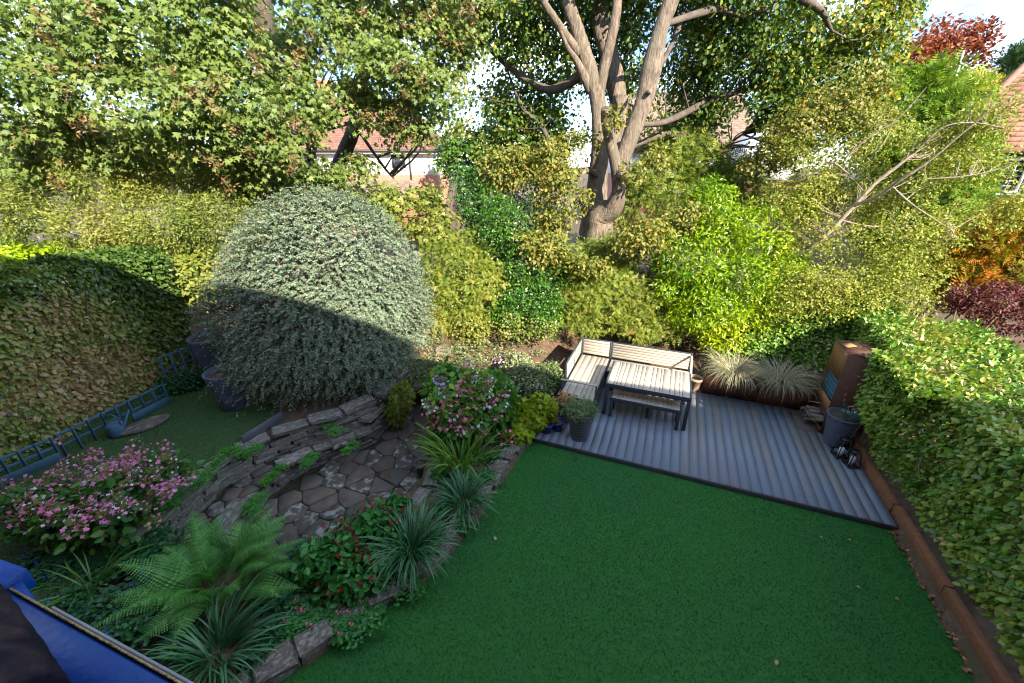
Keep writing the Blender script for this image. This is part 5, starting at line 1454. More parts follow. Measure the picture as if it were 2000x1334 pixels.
# rusty planters
for x0, lab in ((2.965, 'left half of the long rusty steel planter'), (4.02, 'right half of the long rusty steel planter')):
    t = deckthing('steel_planter', lab, 'planter', x0, 2.885, 0, 0, 'rusty steel planters')
    w_ = 1.048; d_ = .44; h_ = .42
    link('box', boxes('planter', [(0, w_, 0, .008, 0, h_), (0, w_, d_ - .008, d_, 0, h_), (0, .008, .009, d_ - .009, 0, h_), (w_ - .008, w_, .009, d_ - .009, 0, h_), (0, w_, .009, .022, h_ - .006, h_ - .0005)]), M['corten'], t)
    link('soil', boxes('soil', [(.009, w_ - .009, .009, d_ - .009, .2, h_ - .07)]), M['soil'], t)
GB = blade_set('grass', 8, .95, .010, 2.5, M['L_grass'], 41, 7)
for a, v, lab, n, sc_ in ((3.52, 3.10, 'left tuft of pale arching ornamental grass in the rusty planter', 200, .98), (4.36, 3.08, 'right tuft of pale arching ornamental grass in the rusty planter', 210, 1.04)):
    t = deckthing('ornamental_grass', lab, 'ornamental grass', a, v, .35, 0, 'ornamental grass tufts')
    blades(t, GB, n, .17, r, 'leaf', .25, .55 * sc_, 1.05 * sc_)
    vs, fs, ti = [], [], []
    for i in range(420):
        v_, f_ = blade_mesh(.88 * r.uniform(.5, 1.15) * sc_, .006, r.uniform(1.5, 3.3), 5)
        az = r.rand() * 6.28; q = .2 * math.sqrt(r.rand()); k = len(vs)
        ca, sa = math.cos(az + r.normal() * .3), math.sin(az + r.normal() * .3)
        for (x, y, z) in v_:
            vs.append((math.cos(az) * q + ca * x - sa * y, math.sin(az) * q + sa * x + ca * y, z))
        ti += [r.rand()] * len(v_)
        fs += [tuple(k + j for j in f) for f in f_]
    o_ = link('blades', mesh_py('grass_blades', vs, fs, ti), M['L_grass'], t); o_['kind'] = 'stuff'
# rusty outdoor fireplace
t = deckthing('outdoor_fireplace', 'tall rusty steel outdoor fireplace with open side half hidden by the hedge', 'fireplace', 4.975, 2.14)
w_, d_, h_ = .62, .70, 1.62
link('front_panel', boxes('front', [(0, w_, 0, .008, 0, h_)]), M['corten'], t)
link('back_panel', boxes('back', [(0, w_, d_ - .008, d_, 0, h_)]), M['corten'], t)
link('side_panel', boxes('side', [(w_ - .008, w_, .009, d_ - .009, 0, h_)]), M['corten'], t)
link('top_panel', boxes('top', [(-.004, w_ + .004, -.004, d_ + .004, h_ + .001, h_ + .010)]), M['corten'], t)
def prism_x(x0, x1, poly):
    n = len(poly)
    vs = [(x0, y, z) for y, z in poly] + [(x1, y, z) for y, z in poly]
    return mesh_py('panel', vs, [tuple(range(n))[::-1], tuple(range(n, 2 * n))] + [(i, (i + 1) % n, n + (i + 1) % n, n + i) for i in range(n)])
link('upper_side_panel', prism_x(0, .008, [(.009, 1.10), (d_ - .009, 1.08), (d_ - .009, h_), (.009, h_)]), M['corten2'], t)
link('lower_side_panel', prism_x(0, .008, [(.009, .42), (d_ - .009, .42), (d_ - .009, .66), (.009, .66)]), M['corten2'], t)
link('shelf', boxes('shelf', [(.01, w_ - .01, .01, d_ - .01, .50, .512), (.01, w_ - .01, .01, d_ - .01, .33, .342)]), M['corten'], t)
for i in range(7):
    link('board', boxes('board', [(.05, .085, .012, d_ - .012, .52 + i * .085, .598 + i * .085)], .004), M['bluewood'], t)
link('grill_rod', boxes('rod', [bar((-.30, .42 + i * .13, .68), (.04, .42 + i * .13, .68), .012, .012) for i in range(2)] + [bar((-.2, .34, .44), (.25, .34, .44), .012, .012)]), M['pipe'], t)
link('base_rail', boxes('rail', [(-.012, -.001, 0, d_, 0, .10)]), M['corten'], t)
lg = Tubes()
for i in range(11):
    y, z = .08 + .52 * r.rand(), .05 + .22 * r.rand()
    lg.add([(-.10 - .14 * r.rand(), y, z), (.35, y + r.normal() * .05, z)], [.035 + .02 * r.rand()] * 2, 8, 1, .08, True)
t2 = deckthing('firewood', 'pale birch logs and sticks stacked in the base of the rusty fireplace', 'firewood', 4.975, 2.14)
o_ = link('log', lg.mesh('logs'), M['log'], t2); o_['kind'] = 'stuff'
pl = deckthing('rusty_plate', 'small loose rusty plate lying tilted on top of the fireplace', 'plate', 5.09, 2.55, h_ + .011, .5)
link('plate', boxes('plate', [[(-.09, -.07, .0), (.09, -.07, .012), (.09, .07, .02), (-.09, .07, .005), (-.09, -.07, .012), (.09, -.07, .024), (.09, .07, .032), (-.09, .07, .017)]]), M['corten2'], pl)
# right ribbed pot
t = deckthing('ribbed_pot', 'large ribbed slate-blue pot in front of the rusty fireplace', 'plant pot', 5.13, 1.86)
link('pot', ribbed('pot', .16, .245, .60, 13, .006), M['potnavy'], t)
soil_disc(t, .21, .555)
SPB = blade_set('spiky', 5, .36, .007, 1.1, M['L_silver'], 42, 4)
t = deckthing('spiky_plant', 'thin blue-green spiky plant leaning out of the slate-blue pot', 'plant', 5.19, 1.80, .56)
blades(t, SPB, 120, .07, r, 'leaf', .9, .5, 1.1)
# lanterns
for a, v, h_, lab in ((5.10, 1.47, .40, 'taller black lantern with white candle beside the slate-blue pot'), (5.20, 1.26, .33, 'shorter black lantern with white candle nearer the lawn')):
    t = deckthing('candle_lantern', lab, 'lantern', a, v, 0, .25, 'black candle lanterns')
    s = .085
    link('base', boxes('base', [(-s - .01, s + .01, -s - .01, s + .01, 0, .018)], .003), M['black'], t)
    link('frame', boxes('frame', [bar((x * s, y * s, .018), (x * s * .62, y * s * .62, h_ - .05), .012, .012) for x in (-1, 1) for y in (-1, 1)] + [(-s * .72, s * .72, -s * .72, s * .72, h_ - .05, h_ - .035)], 0), M['black'], t)
    link('handle', boxes('handle', [bar((-.045, 0, h_ - .036), (-.03, 0, h_ + .07), .007, .007), bar((.045, 0, h_ - .036), (.03, 0, h_ + .07), .007, .007), bar((-.034, 0, h_ + .07), (.034, 0, h_ + .07), .007, .007)]), M['black'], t)
    link('candle', lathe('candle', [(.036, .019), (.036, .17), (.03, .176), (.004, .172)], 18), M['candle'], t)
# sleepers along the hedge foot
t = deckthing('sleeper_edging', 'line of brown timber sleepers along the foot of the right hedge', 'edging', 5.412, -.5)
for v0_, v1_, a_ in ((.30, 3.1, 0), (-1.02, .27, .02), (-2.55, -1.045, .012), (-4.2, -2.575, .03)):
    L_ = v1_ - v0_
    o = link('sleeper', boxes('sleeper', [(-.035, .055, -L_ / 2, L_ / 2, -.12, .15)], .003), M['sleeper'], t, (a_, (v0_ + v1_) / 2 + .5, 0))
# leaf litter
def litter(name, pts, m, s, T=T_OVAL):
    k = len(pts)
    o_ = link(name, scatter(name, T, pts, r.normal(size=(k, 3)) * [1, 1, .25], r.normal(size=(k, 3)) * .45 + Zv, s * r.uniform(.6, 1.3, k), r.rand(k), (0, 0, 0)), m)
    return tag(o_, kind='stuff')
k = 420
q = np.array([dk(5.335 + r.normal() * .025, r.uniform(-4, -.02)) for _ in range(k)]); q[:, 2] = -.07 + .02 * r.rand(k)
litter('leaf_litter', q, M['litter'], .05)
q = []
while len(q) < 2600:
    x, y = r.uniform(-2.2, 6.5), r.uniform(7.2, 10.2)
    a = (x - O2[0]) * U2[0] + (y - O2[1]) * U2[1]; v = (x - O2[0]) * V2[0] + (y - O2[1]) * V2[1]
    if (a > -.3 and v < 3.2) or inpoly(np.array([x]), np.array([y]), PATIO)[0]: continue
    if wnoise(np.array([[x, y, 0]]), 1.2, 3)[0] < -.25: continue
    q.append((x, y, float(gz(x, y)) + .015 + .02 * r.rand()))
litter('leaf_litter', np.array(q), M['litter'], .06)
for u, v, lab in ((1603, 1050, 'yellow fallen leaf on the lawn below the middle of the deck edge'), (1681, 1148, 'pale fallen leaf on the open lawn near the hedge'), (1658, 1055, 'tiny brown leaf on the lawn right of the yellow one'), (1755, 1168, 'small leaf on the lawn close to the brown sleepers'), (1518, 1288, 'small fallen leaf lowest in the picture on the lawn'), (965, 1048, 'small leaf on the lawn beside the strap leaf clump'), (1466, 803, 'pale fallen leaf lying on the deck boards')):
    p = P(u, v, -.055 if u != 1466 else .006)
    o = link('fallen_leaf', mesh_py('fallen_leaf', T_OVAL[0] * .06, T_OVAL[1], np.full(6, r.uniform(.6, 1))), M['litter'], None, p)
    o.rotation_euler = (r.normal() * .2, r.normal() * .2, r.rand() * 6)
    tag(o, lab, 'leaf', 'fallen leaves')

# ------------------------------------------------------------------ left side: trellis, tubs, slab, board
def local_boxes(name, lst, base, bev=.003):
    return boxes(name, [[tuple(np.array(p) - base) for p in b] for b in lst], bev)
def trellis(name, label, p0, p1, z0, rails, posts, base_board=None, w=.045):
    p0, p1 = np.array([*p0, z0], float), np.array([*p1, z0], float)
    b0 = (p0 + p1) / 2
    th = thing('trellis', label, 'trellis', b0)
    d = unit(p1 - p0); nr_ = np.array([d[1], -d[0], 0])
    for z in rails:
        link('rail', local_boxes('rail', [bar(p0 + Zv * z, p1 + Zv * z, .022, w)], b0), M['blue'], th)
    for i in range(posts):
        q = p0 + (p1 - p0) * (i / (posts - 1)) + nr_ * .022
        link('slat', local_boxes('slat', [bar(q + Zv * .0, q + Zv * (max(rails) + .03), .045, .02)], b0), M['blue'], th)
    if base_board: link('base_board', local_boxes('board', [bar(p0 + (p1 - p0) * base_board[0] + nr_ * .05 + Zv * .09, p1 + nr_ * .05 + Zv * .08, .02, .15)], b0), M['blue'], th)
zt = .28
trellis('trellis', 'low blue wooden trellis with solid base board under the beech hedge', P(118, 870, .5)[:2], P(322, 768, .5)[:2], zt, (.20, .40), 9, (.6,))
trellis('trellis', 'taller weathered blue trellis panel near the grey dome shrub', P(318, 722, .8)[:2], P(396, 694, .8)[:2], zt, (.22, .5, .78), 5)
trellis('trellis', 'blue trellis end hidden behind the pink hydrangea at the left edge', P(-60, 948, .5)[:2], P(108, 875, .5)[:2], zt, (.08, .24, .40), 6, (.0,))
for (u, v, r0, r1, hgt, lab) in ((463, 800, .25, .33, .76, 'big dark slate-blue ribbed tub on the mown lawn under the dome shrub'), (428, 738, .24, .32, .95, 'second dark tub standing behind the big slate-blue tub')):
    b = P(u, v + 10, .29)
    if r0 < .26: b = b + np.array([-.25, .35, 0])
    t = thing('garden_tub', lab, 'plant pot', b, 0, 'dark tubs on the mown lawn')
    me = lathe('tub', [(r0 * .92, 0), (r0, .02), (r0 * 1.06, hgt * .3), (r1, hgt * .78), (r1 * 1.03, hgt * .93), (r1 * 1.06, hgt), (r1 * .97, hgt), (r1 * .93, hgt - .08)], 44)
    for vv in me.vertices:
        a = math.atan2(vv.co.y, vv.co.x); kq = 1 + .012 * math.cos(a * 22)
        vv.co.x *= kq; vv.co.y *= kq
    link('tub', me, M['potnavy'], t)
    soil_disc(t, r1 * .94, hgt - .07)
b = P(283, 832, .31)
t = thing('stepping_stone', 'rounded pale stone slab lying on the mown lawn by the trellis', 'stone', b)
me = lathe('slab', [(.25, -.03), (.30, 0), (.30, .04), (.26, .06)], 14, False)
for vv in me.vertices: vv.co.x *= 1.25 + .1 * math.sin(vv.co.y * 9); vv.co.y *= .62
o = link('slab', me, M['edgestone'], t); o.rotation_euler = (0, 0, .9)
b = P(232, 848, .3)
t = thing('watering_can', 'blue watering can by the low trellis with arched handle', 'watering can', b)
link('body', lathe('can', [(.12, 0), (.13, .02), (.12, .2), (.10, .23), (.05, .235)], 20), M['blue'], t)
tb = Tubes(); tb.add([(-.12, 0, .2), (-.11, 0, .34), (0, 0, .40), (.11, 0, .34), (.12, 0, .2)], [.012] * 5, 7, 5)
link('handle', tb.mesh('handle'), M['blue'], t)
tb = Tubes(); tb.add([(0, .12, .05), (0, .25, .2), (0, .33, .3)], [.025, .018, .014], 7, 4)
link('spout', tb.mesh('spout'), M['blue'], t)
p0, p1 = P(474, 862, .36), P(552, 812, .36)
t = thing('edging_board', 'grey weathered board edging the mown lawn beside the dome shrub', 'board', p0)
link('board', local_boxes('board', [bar(p0 + [0, 0, 0], p1, .03, .2)], p0, .004), M['potgrey'], t)
p0 = P(808, 752, .12); p1 = P(905, 752, .12)
t = thing('stone_step', 'worn stone step edge at the top of the shaded garden path', 'step', (p0 + p1) / 2)
link('tread', local_boxes('tread', [bar(p0, p1, .34, .12)], (p0 + p1) / 2, .02), M['edgestone'], t)
for (u, v, a, lab, nm) in ((822, 676, .2, 'pale round log end lying in the sunlit ground cover', 'log'), (868, 690, -.35, 'pale flat stone lying in the sunlit ground cover', 'stone'), (868, 652, -.2, 'thin pale stone near the yew in the sunlit ground', 'stone')):
    b = gp(u, v)
    t = thing('garden_' + nm, lab, nm, b)
    if nm == 'log':
        tb = Tubes(); tb.add([(-.09, 0, .1), (.10, .02, .1)], [.085, .085], 12, 2, .05, True)
        o = link('log', tb.mesh('log'), M['log'], t)
    else:
        o = bpy.data.objects.new('stone', EDGES_[int(r.randint(6))]); C.objects.link(o); o.parent = t; o.location = (0, 0, .06); o.scale = (.42, .18, .14)
        o.data = o.data.copy(); o.data.materials.clear(); o.data.materials.append(M['log'])
    o.rotation_euler = (0, 0, a)

# ------------------------------------------------------------------ border plants
def gz1(p): return float(gz(p[0], p[1]))
def clump(name, label, cat, base, ms, n, rad, seed, tilt=.4, smin=.6, smax=1.1, group=None):
    rr_ = np.random.RandomState(seed)
    t_ = thing(name, label, cat, base, 0, group)
    blades(t_, ms, n, rad, rr_, 'leaf', tilt, smin, smax)
    return t_
ST = blade_set('strap', 8, .62, .016, 1.9, M['L_strap'], 51, 7)
CR = blade_set('croc', 8, .80, .030, 1.35, M['L_croc'], 52, 7)
YG = blade_set('yg', 5, .75, .022, 1.5, M['L_croc'], 53, 7)
def at0(u, v, z): 
    p = P(u, v, z); return p
clump('strap_leaf_clump', 'big dark fountain of strap leaves in front of the red-flowered plant', 'plant', at0(806, 1082, .02), ST, 260, .16, 81, .5, .75, 1.3)
clump('strap_leaf_clump', 'smaller dark strap leaf clump drooping over the stone edging', 'plant', at0(905, 985, .02), ST, 170, .14, 82, .55, .6, 1.1)
clump('strap_leaf_clump', 'bottom strap leaf clump below the fern near the window', 'plant', at0(425, 1285, .02), ST, 170, .2, 83, .55, .7, 1.2)
clump('strap_leaf_clump', 'bright green upright strap leaves in front of the mixed hydrangea', 'plant', at0(900, 908, .02), CR, 130, .34, 84, .25, .65, 1.1)
clump('strap_leaf_clump', 'sparse yellow-green strap clump among dark ground cover at lower left', 'plant', at0(178, 1152, .25), YG, 26, .07, 85, .7, .55, 1.05)
# fern
FB = at0(432, 1152, .02)
fern = thing('fern', 'large feathery green fern overhanging the crazy paved patio', 'fern', FB)
def frond_mesh(L_, wmax, curl, seed):  # rachis with toothed pinnae
    rr_ = np.random.RandomState(seed)
    v, f, ti = [], [], []
    x, z, ang = 0.0, 0.0, math.radians(72)
    n = 34
    spine = []
    for i in range(n + 1):
        spine.append((x, z, ang))
        ang -= curl / n * (.4 + 1.2 * i / n)
        x += math.cos(ang) * L_ / n; z += math.sin(ang) * L_ / n
    for i in range(n):
        (xa, za, aa), (xb, zb, ab) = spine[i], spine[i + 1]
        k = len(v); wq = .004 * (1 - i / n) + .0008
        v += [(xa, -wq, za), (xa, wq, za), (xb, wq, zb), (xb, -wq, zb)]; f.append((k, k + 1, k + 2, k + 3)); ti += [.8] * 4
        t_ = (i + .5) / n
        if t_ < .12: continue
        pw = wmax * min(1, (t_ - .08) / .30) ** .8 * (1 - ((t_ - .3) / .7) ** 1.5 if t_ > .3 else 1) + .008
        for s in (-1, 1):
            dx, dz = math.cos(aa), math.sin(aa)
            fw = .38 * pw
            nn_ = 5
            tcol = np.clip(.5 + .3 * rr_.normal() + (.12 if s > 0 else -.12), .02, .98)
            droop_ = .16 * pw + rr_.rand() * .01
            # a pinna: toothed narrow blade
            for j in range(nn_):
                u0, u1 = j / nn_, (j + 1) / nn_
                w0 = .0195 * (1 - u0 * .75) * (.55 + pw * 4)
                c0_ = (xa + dx * fw * u0, s * pw * u0, za + dz * fw * u0 - droop_ * u0 * u0)
                c1_ = (xa + dx * fw * u1, s * pw * u1, za + dz * fw * u1 - droop_ * u1 * u1)
                k = len(v)
                v += [c0_, (c0_[0] + dx * w0 * 1.15 + (c1_[0] - c0_[0]) * .75, c0_[1] + (c1_[1] - c0_[1]) * .75, c0_[2] + dz * w0 - .002), c1_, (c0_[0] - dx * w0 * .8 + (c1_[0] - c0_[0]) * .75, c0_[1] + (c1_[1] - c0_[1]) * .75, c0_[2] - dz * w0 * .8 - .002)]
                f.append((k, k + 1, k + 2, k + 3)); ti += [tcol] * 4
    me = mesh_py('frond', v, f, ti)
    me.materials.append(M['L_fern'])
    return me
FM = [frond_mesh(.88 * q, .155, cu, i) for i, (q, cu) in enumerate(((1, 1.5), (.9, 1.9), (1.05, 1.3), (.8, 2.1), (.95, 1.7)))]
rf = np.random.RandomState(8)
for i in range(64):
    o = bpy.data.objects.new('frond', FM[rf.randint(5)])
    C.objects.link(o); o.parent = fern
    a = i * 2.39996 + rf.normal() * .2
    q = .36 * math.sqrt(rf.rand())
    o.location = (math.cos(a) * q, math.sin(a) * q * .9, 0)
    o.rotation_euler = (rf.normal() * .22, rf.uniform(-.55, .3), a)
    s = rf.uniform(.65, 1.2); o.scale = (s, s, s)
# flower heads
def head_mesh(key, pm, seed, n=10, rad=.085, fs=.036, bead=M['F_bead'], nb=46):
    rr_ = np.random.RandomState(seed)
    a = np.arange(n) / n * 6.283 + rr_.normal(size=n) * .2
    q = rad * rr_.uniform(.75, 1.1, n)
    pos = np.column_stack([np.cos(a) * q, np.sin(a) * q, -.012 + .012 * rr_.normal(size=n)])
    nn_ = np.column_stack([np.cos(a) * .35, np.sin(a) * .35, np.ones(n)]) + rr_.normal(size=(n, 3)) * .25
    d_ = rr_.normal(size=(n, 3))
    me = scatter('florets', T_FLORET, pos, d_, nn_, fs * rr_.uniform(.8, 1.25, n), rr_.rand(n), (0, 0, 0))
    a = rr_.rand(nb) * 6.283; q = rad * .62 * np.sqrt(rr_.rand(nb))
    pos = np.column_stack([np.cos(a) * q, np.sin(a) * q, .006 + .01 * rr_.rand(nb)])
    m2 = scatter('beads', T_FLORET, pos, rr_.normal(size=(nb, 3)), rr_.normal(size=(nb, 3)) * .4 + Zv, np.full(nb, .012), rr_.rand(nb), (0, 0, 0))
    bm = bmesh.new(); bm.from_mesh(me)
    k = len(bm.faces)
    bm.from_mesh(m2)
    bm.faces.ensure_lookup_table()
    for i in range(k, len(bm.faces)): bm.faces[i].material_index = 1
    out = bpy.data.meshes.new('flower_head')
    bm.to_mesh(out); bm.free()
    out.materials.append(pm); out.materials.append(bead)
    return out
def heads(par, base, ms, pos, r_, smin=.8, smax=1.25, face=.5, name='flower_head'):
    for p in pos:
        o = bpy.data.objects.new(name, ms[r_.randint(len(ms))]); o['kind'] = 'stuff'
        C.objects.link(o); o.parent = par
        o.location = [float(x) for x in (p - base)]
        n = unit(np.array([r_.normal() * .25, -.35 + r_.normal() * .2, 1.0]))
        o.rotation_mode = 'QUATERNION'
        o.rotation_quaternion = Vector(n).to_track_quat('Z', 'Y') @ Quaternion((0, 0, 1), r_.rand() * 6)
        s = r_.uniform(smin, smax); o.scale = (s, s, s)
# pink lacecap at the left
HB = at0(165, 1058, .27)
hyd, g = shrub('lacecap_hydrangea', 'wide pink lacecap hydrangea with bare brown stems at lower left', 'shrub', HB,
      [(at0(190, 985, .75), np.array([.85, .6, .30])), (at0(80, 985, .75), np.array([.6, .45, .25])), (at0(290, 935, .75), np.array([.55, .45, .25]))], T_OVAL, 'hydl', M['L_hyd'], .095, 190, 10, .16, 621, fill=.1, parts=150, clip=False, camb=.3, shell=(.5, 1.0))
rh = np.random.RandomState(9)
PH = [head_mesh('p', M['F_pink'], i, 9) for i in range(2)] + [head_mesh('q', M['F_pale'], 7, 7), head_mesh('m', M['F_mauve'], 8, 8)]
hp = []
for (u0, v0, su, sv, n) in ((60, 960, 60, 45, 22), (180, 905, 95, 35, 32), (290, 905, 60, 40, 26), (160, 985, 100, 35, 26), (330, 950, 35, 35, 12), (230, 1000, 50, 20, 8)):
    for _ in range(n):
        p = at0(u0 + rh.normal() * su * .6, v0 + rh.normal() * sv * .6, 1.0 + rh.normal() * .09)
        hp.append(p)
heads(hyd, HB, PH, hp, rh, .85, 1.3)
tb = Tubes()
for i in range(34):
    t_ = hp[rh.randint(len(hp))] - [0, 0, .03]
    tb.add([HB + rh.normal(size=3) * [.10, .08, 0], HB * .55 + t_ * .45 + [0, 0, .1] + rh.normal(size=3) * .06, t_], [.013, .010, .004], 5, 4, rng=rh)
link('branch', tb.mesh('hyd_branches', HB), M['twig'], hyd)
# mixed hydrangea by the path
HR = at0(905, 860, .02)
hyd2, g = shrub('mixed_hydrangea', 'leafy hydrangea with pink, lilac and white heads beside the path', 'shrub', HR,
      [(at0(905, 800, .5), np.array([.78, .62, .56])), (at0(885, 755, .75), np.array([.58, .5, .42])), (at0(950, 780, .65), np.array([.52, .5, .5]))], T_OVAL, 'hydr', M['L_hydr'], .13, 330, 12, .17, 622, fill=.15, parts=280, clip=False, camb=.5, shell=(.65, 1.02), zmin=.05)
RS = [head_mesh('r', M['F_rose'], 11, 10), head_mesh('r', M['F_pink'], 12, 9)]
LI = [head_mesh('l', M['F_lilac'], 13, 9, .06)]
WH = [head_mesh('w', M['F_white'], 14, 8, .05, .04), head_mesh('w', M['F_pale'], 15, 8, .06)]
def onhyd(lst, z=.75):
    out = []
    for u, v in lst:
        best = None
        d_ = ray(u, v)
        for tt in np.linspace(4.5, 9.5, 120):
            p = CAMP + d_ * tt / np.linalg.norm(d_)
            for c_, r2 in ((at0(905, 800, .5), np.array([.78, .62, .56])), (at0(885, 755, .75), np.array([.58, .5, .42])), (at0(950, 780, .65), np.array([.52, .5, .5]))):
                if np.linalg.norm((p - c_) / (r2 + .08)) < 1: best = p; break
            if best is not None: break
        out.append(best if best is not None else at0(u, v, z))
    return out
heads(hyd2, HR, RS, onhyd([(912, 727), (905, 752), (878, 783), (860, 803), (912, 805), (893, 825), (907, 832), (965, 808), (972, 772), (925, 768), (840, 822), (868, 830), (942, 840), (990, 855), (948, 745), (910, 762), (838, 795)]), rh, 1.5, 2.0)
heads(hyd2, HR, LI, onhyd([(864, 743), (867, 764), (920, 702), (972, 702), (856, 740)]), rh, 1.5, 1.9)
heads(hyd2, HR, WH, onhyd([(894, 767), (953, 760), (956, 770), (958, 785), (930, 740), (936, 733), (945, 790), (985, 790), (993, 750), (900, 842), (942, 832), (830, 785), (845, 800), (884, 812), (960, 745), (985, 765), (915, 705), (838, 790)]), rh, 1.2, 1.7)
# purplish persicaria with red spikes
PB = at0(665, 1085, .0)
pers, g = shrub('red_spike_plant', 'green leafy perennial with dark red flower spikes edging the patio', 'plant', PB,
      [(at0(640, 1100, .22), np.array([.42, .35, .28])), (at0(720, 1040, .22), np.array([.42, .33, .26])), (at0(770, 1000, .2), np.array([.25, .25, .22])), (at0(690, 1130, .15), np.array([.4, .3, .22]))], T_OVAL, 'pers', M['L_pers'], .085, 300, 10, .13, 623, fill=.1, parts=280, clip=False, camb=.2, shell=(.5, 1.02))
SPK = []
for q in range(3):
    n = 46
    tt = rh.rand(n)
    pos = np.column_stack([.011 * (1 - tt * .6) * np.cos(tt * 60), .011 * (1 - tt * .6) * np.sin(tt * 60), tt * .13])
    d_ = np.column_stack([np.cos(tt * 60), np.sin(tt * 60), np.full(n, .6)])
    me = scatter('flower_spike', T_DIA, pos, d_, rh.normal(size=(n, 3)), np.full(n, .017), rh.rand(n), (0, 0, 0))
    me.materials.append(M['F_red']); SPK.append(me)
top = g['pos'][(g['out'] > .8) & (g['n'][:, 2] > .2)]
for p in top[rh.choice(len(top), 55, replace=False)]:
    o = bpy.data.objects.new('flower_spike', SPK[rh.randint(3)]); C.objects.link(o); o.parent = pers; o['kind'] = 'stuff'
    o.location = [float(x) for x in (p + [0, 0, .05] - PB)]
    o.rotation_euler = (rh.normal() * .35, rh.normal() * .35, 0)
    s = rh.uniform(.7, 1.3); o.scale = (s, s, s)
# low mats
def mat_plant(name, label, pts, rad, h, T, key, m, leaf, n, seed, parts=0, cat='plant', base=None, flowers=None):
    """ground-hugging mat of leaf rosettes around the given points"""
    rr_ = np.random.RandomState(seed)
    pts = np.array(pts)
    base = pts.mean(0) if base is None else base
    th = thing(name, label, cat, base)
    c = pts[rr_.randint(len(pts), size=n)]
    off = np.column_stack([rr_.normal(size=(n, 2)) * rad * .55, np.zeros(n)])
    p = c + off
    lum = .5 + .5 * wnoise(p * [1, 1, 0], 4.5, seed)
    p[:, 2] += h * (.25 + .75 * np.clip(lum, 0, 1)) * np.exp(-(off[:, 0] ** 2 + off[:, 1] ** 2) / (1.6 * rad * rad)) * rr_.uniform(.6, 1.05, n)
    d_ = np.column_stack([rr_.normal(size=(n, 2)), .25 * rr_.normal(size=n)])
    nn_ = np.column_stack([rr_.normal(size=(n, 2)) * .35, np.ones(n)])
    sz = leaf * rr_.uniform(.6, 1.3, n)
    ti = clampt(.3 + .4 * lum + .15 * rr_.normal(size=n))
    kp = np.ones(n, bool)
    if parts:
        ix = rr_.choice(n, parts, replace=False); kp[ix] = False
        leaf_parts(th, base, T, key, m, p[ix], d_[ix], nn_[ix], sz[ix], ti[ix])
    o_ = link('foliage', scatter(name, T, p[kp], d_[kp], nn_[kp], sz[kp], ti[kp], base), m, th); o_['kind'] = 'stuff'
    if flowers:
        me = scatter('flower', T_FLORET, np.array([(0, 0, 0), (.02, .01, .01), (-.015, .015, .015)]), rr_.normal(size=(3, 3)), rr_.normal(size=(3, 3)) * .3 + Zv, np.full(3, .03), rr_.rand(3), (0, 0, 0))
        me.materials.append(M[flowers[0]])
        for i in rr_.choice(n, flowers[1], replace=False):
            o = bpy.data.objects.new('flower', me); C.objects.link(o); o.parent = th
            o.location = [float(x) for x in (p[i] + [0, 0, .04] - base)]
    return th
def zpts(lst, z): return [at0(u, v, z) for u, v in lst]
mat_plant('ground_cover', 'dark round-leaved ground cover with a few blue flowers below the hydrangea', zpts([(110, 1110), (170, 1110), (230, 1100), (290, 1100), (140, 1180), (200, 1190), (260, 1180), (210, 1235), (260, 1230), (90, 1150), (310, 1140), (330, 1090), (300, 1060), (60, 1100)], .24), .24, .16, T_OVAL, 'gcov', M['L_ground'], .06, 4200, 631, 260, flowers=('F_blue', 12))
mat_plant('ground_cover', 'fresh green leafy mat spilling over the stone edging below the strap clump', zpts([(600, 1195), (650, 1200), (700, 1180), (740, 1150), (780, 1120), (680, 1230), (620, 1225), (580, 1180), (560, 1235), (720, 1215), (800, 1145)], -.0), .15, .14, T_OVAL, 'sed', M['L_pers'], .05, 3200, 632, 220, flowers=('F_rose', 24))
for i, (pl_, z_, rad_, lab) in enumerate((
    ([(440, 888), (425, 905), (405, 925), (390, 945), (455, 880)], .33, .12, 'bright green trailing mat over the top of the upper stone wall'),
    ([(345, 965), (320, 985), (300, 1005), (335, 985)], .33, .15, 'trailing green mat at the lower end of the upper stone wall'),
    ([(478, 890), (498, 878)], .30, .09, 'small green tuft growing from the upper wall stones'),
    ([(548, 915), (532, 930), (520, 942)], -.10, .08, 'trailing green mat on the edge of the lower stone wall'),
    ([(505, 975), (490, 990), (500, 1000)], -.12, .10, 'green mat at the near end of the lower stone wall'),
    ([(610, 892), (600, 905)], -.10, .09, 'feathery tuft on the paved ledge edge'),
    ([(566, 850), (590, 845)], .12, .08, 'green tuft in the upper wall face near the dome shrub'),
    ([(640, 830), (655, 845)], .2, .12, 'dark trailing plant hanging on the upper wall under the dome shrub'),
    ([(690, 870), (680, 880)], -.05, .08, 'small mat low on the lower wall near the path'))):
    mat_plant('trailing_plant', lab, zpts(pl_, z_), rad_, .10, T_OVAL, 'camp', M['L_camp'], .034, 420 + 120 * len(pl_), 640 + i, 40 if i < 2 else 0)
mat_plant('ground_cover', 'sunlit variegated ground cover behind the path step', [gp(u, v) for u, v in ((830, 665), (850, 700), (880, 720), (840, 730), (800, 700), (900, 680), (870, 735), (930, 700), (905, 735), (800, 735), (820, 715), (945, 670), (790, 720))], .5, .12, T_OVAL, 'gvar', M['L_varieg'], .055, 9000, 660)
mat_plant('ground_cover', 'thin green ground cover at the foot of the corner bench back', [gp(u, v) for u, v in ((1010, 670), (1050, 690), (980, 690), (1080, 660), (1030, 640))], .2, .10, T_OVAL, 'gvar2', M['L_varieg'], .04, 1500, 661)
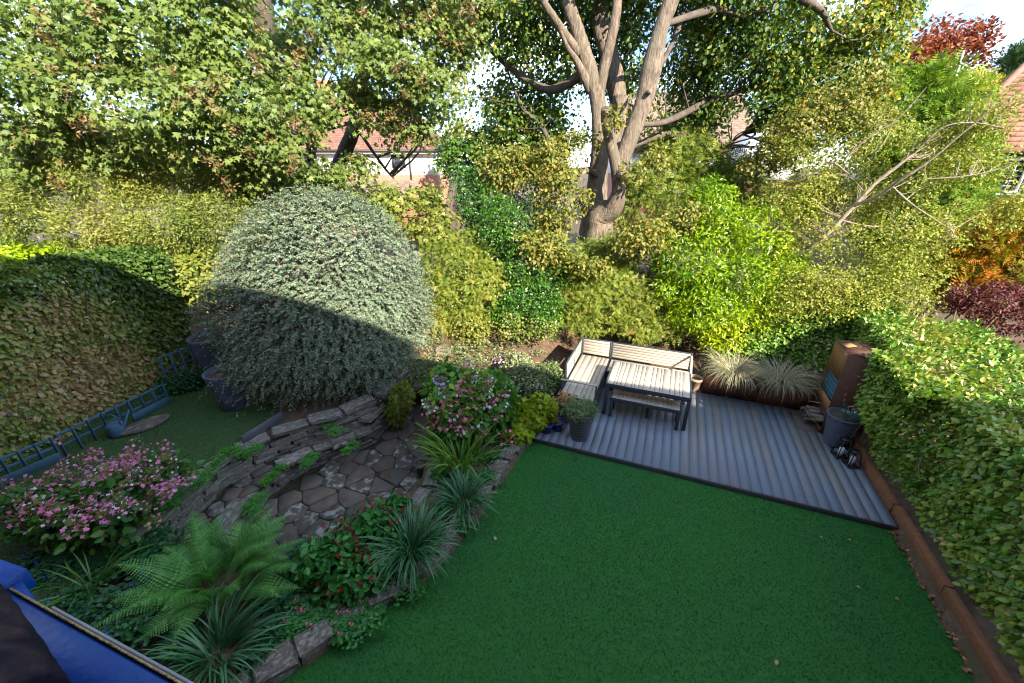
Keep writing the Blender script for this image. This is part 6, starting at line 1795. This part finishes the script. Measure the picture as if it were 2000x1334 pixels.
mat_plant('bed_greenery', 'mixed low green foliage between strap leaf clumps and lawn edging', zpts([(985, 870), (960, 900), (950, 940), (930, 900), (880, 960), (860, 1000), (900, 1030), (870, 890), (840, 870), (860, 930), (910, 940), (850, 1050), (1000, 845)], .0), .15, .22, T_LONG, 'bedg', M['L_pers'], .085, 2300, 633, 120)
mat_plant('bed_greenery', 'dark strappy foliage filling the bed between fern and patio', zpts([(560, 1130), (590, 1080), (540, 1180), (600, 1150), (330, 1180), (300, 1230), (350, 1260), (540, 1240), (500, 1290)], .0), .17, .2, T_LONG, 'bedg2', M['L_ground'], .10, 1900, 634, 120)
shrub('variegated_bush', 'silvery variegated bush between mixed hydrangea and corner bench', 'shrub', at0(1040, 800, .05), [(at0(1035, 745, .45), np.array([.50, .45, .42])), (at0(1075, 735, .4), np.array([.3, .35, .35])), (at0(1010, 715, .45), np.array([.35, .4, .35]))], T_OVAL, 'var', M['L_varieg'], .05, 420, 14, .12, 651, fill=.25, clip=False)
shrub('climbing_vine', 'yellow-green lobed vine beside the blue pots', 'plant', at0(1028, 835, .02), [(at0(1030, 812, .3), np.array([.34, .30, .33])), (at0(1060, 795, .4), np.array([.26, .26, .26])), (at0(1010, 845, .15), np.array([.22, .22, .22]))], T_MAPLE, 'vine', M['L_vine'], .09, 120, 10, .11, 652, fill=.2, clip=False, parts=180, droop=.6)
shrub('euphorbia_bush', 'feathery dark green shrub drooping at the end of the stone walls', 'shrub', P(772, 790, .1), [(P(786, 775, .25), np.array([.16, .22, .28])), (P(775, 800, .0), np.array([.15, .18, .22]))], T_SPRAY, 'euph', M['L_yew'], .12, 150, 14, .13, 653, fill=.2, clip=False, droop=.6)
shrub('ivy_patch', 'dark ivy in the shade beneath the trellis and hedge', 'plant', P(355, 760, .28), [(P(350, 745, .42), np.array([.5, .35, .2])), (P(400, 730, .42), np.array([.4, .35, .22]))], T_OVAL, 'ivy', M['L_ground'], .05, 170, 14, .13, 654, fill=.2, clip=False)
t = thing('small_blue_pot', 'small blue pot standing on the patio against the bed wall', 'plant pot', P(826, 925, -.44))
link('pot', lathe('pot', [(.09, 0), (.10, .01), (.13, .2), (.14, .21), (.14, .25), (.12, .25), (.11, .2)], 22), M['potnavy'], t)
soil_disc(t, .115, .22)
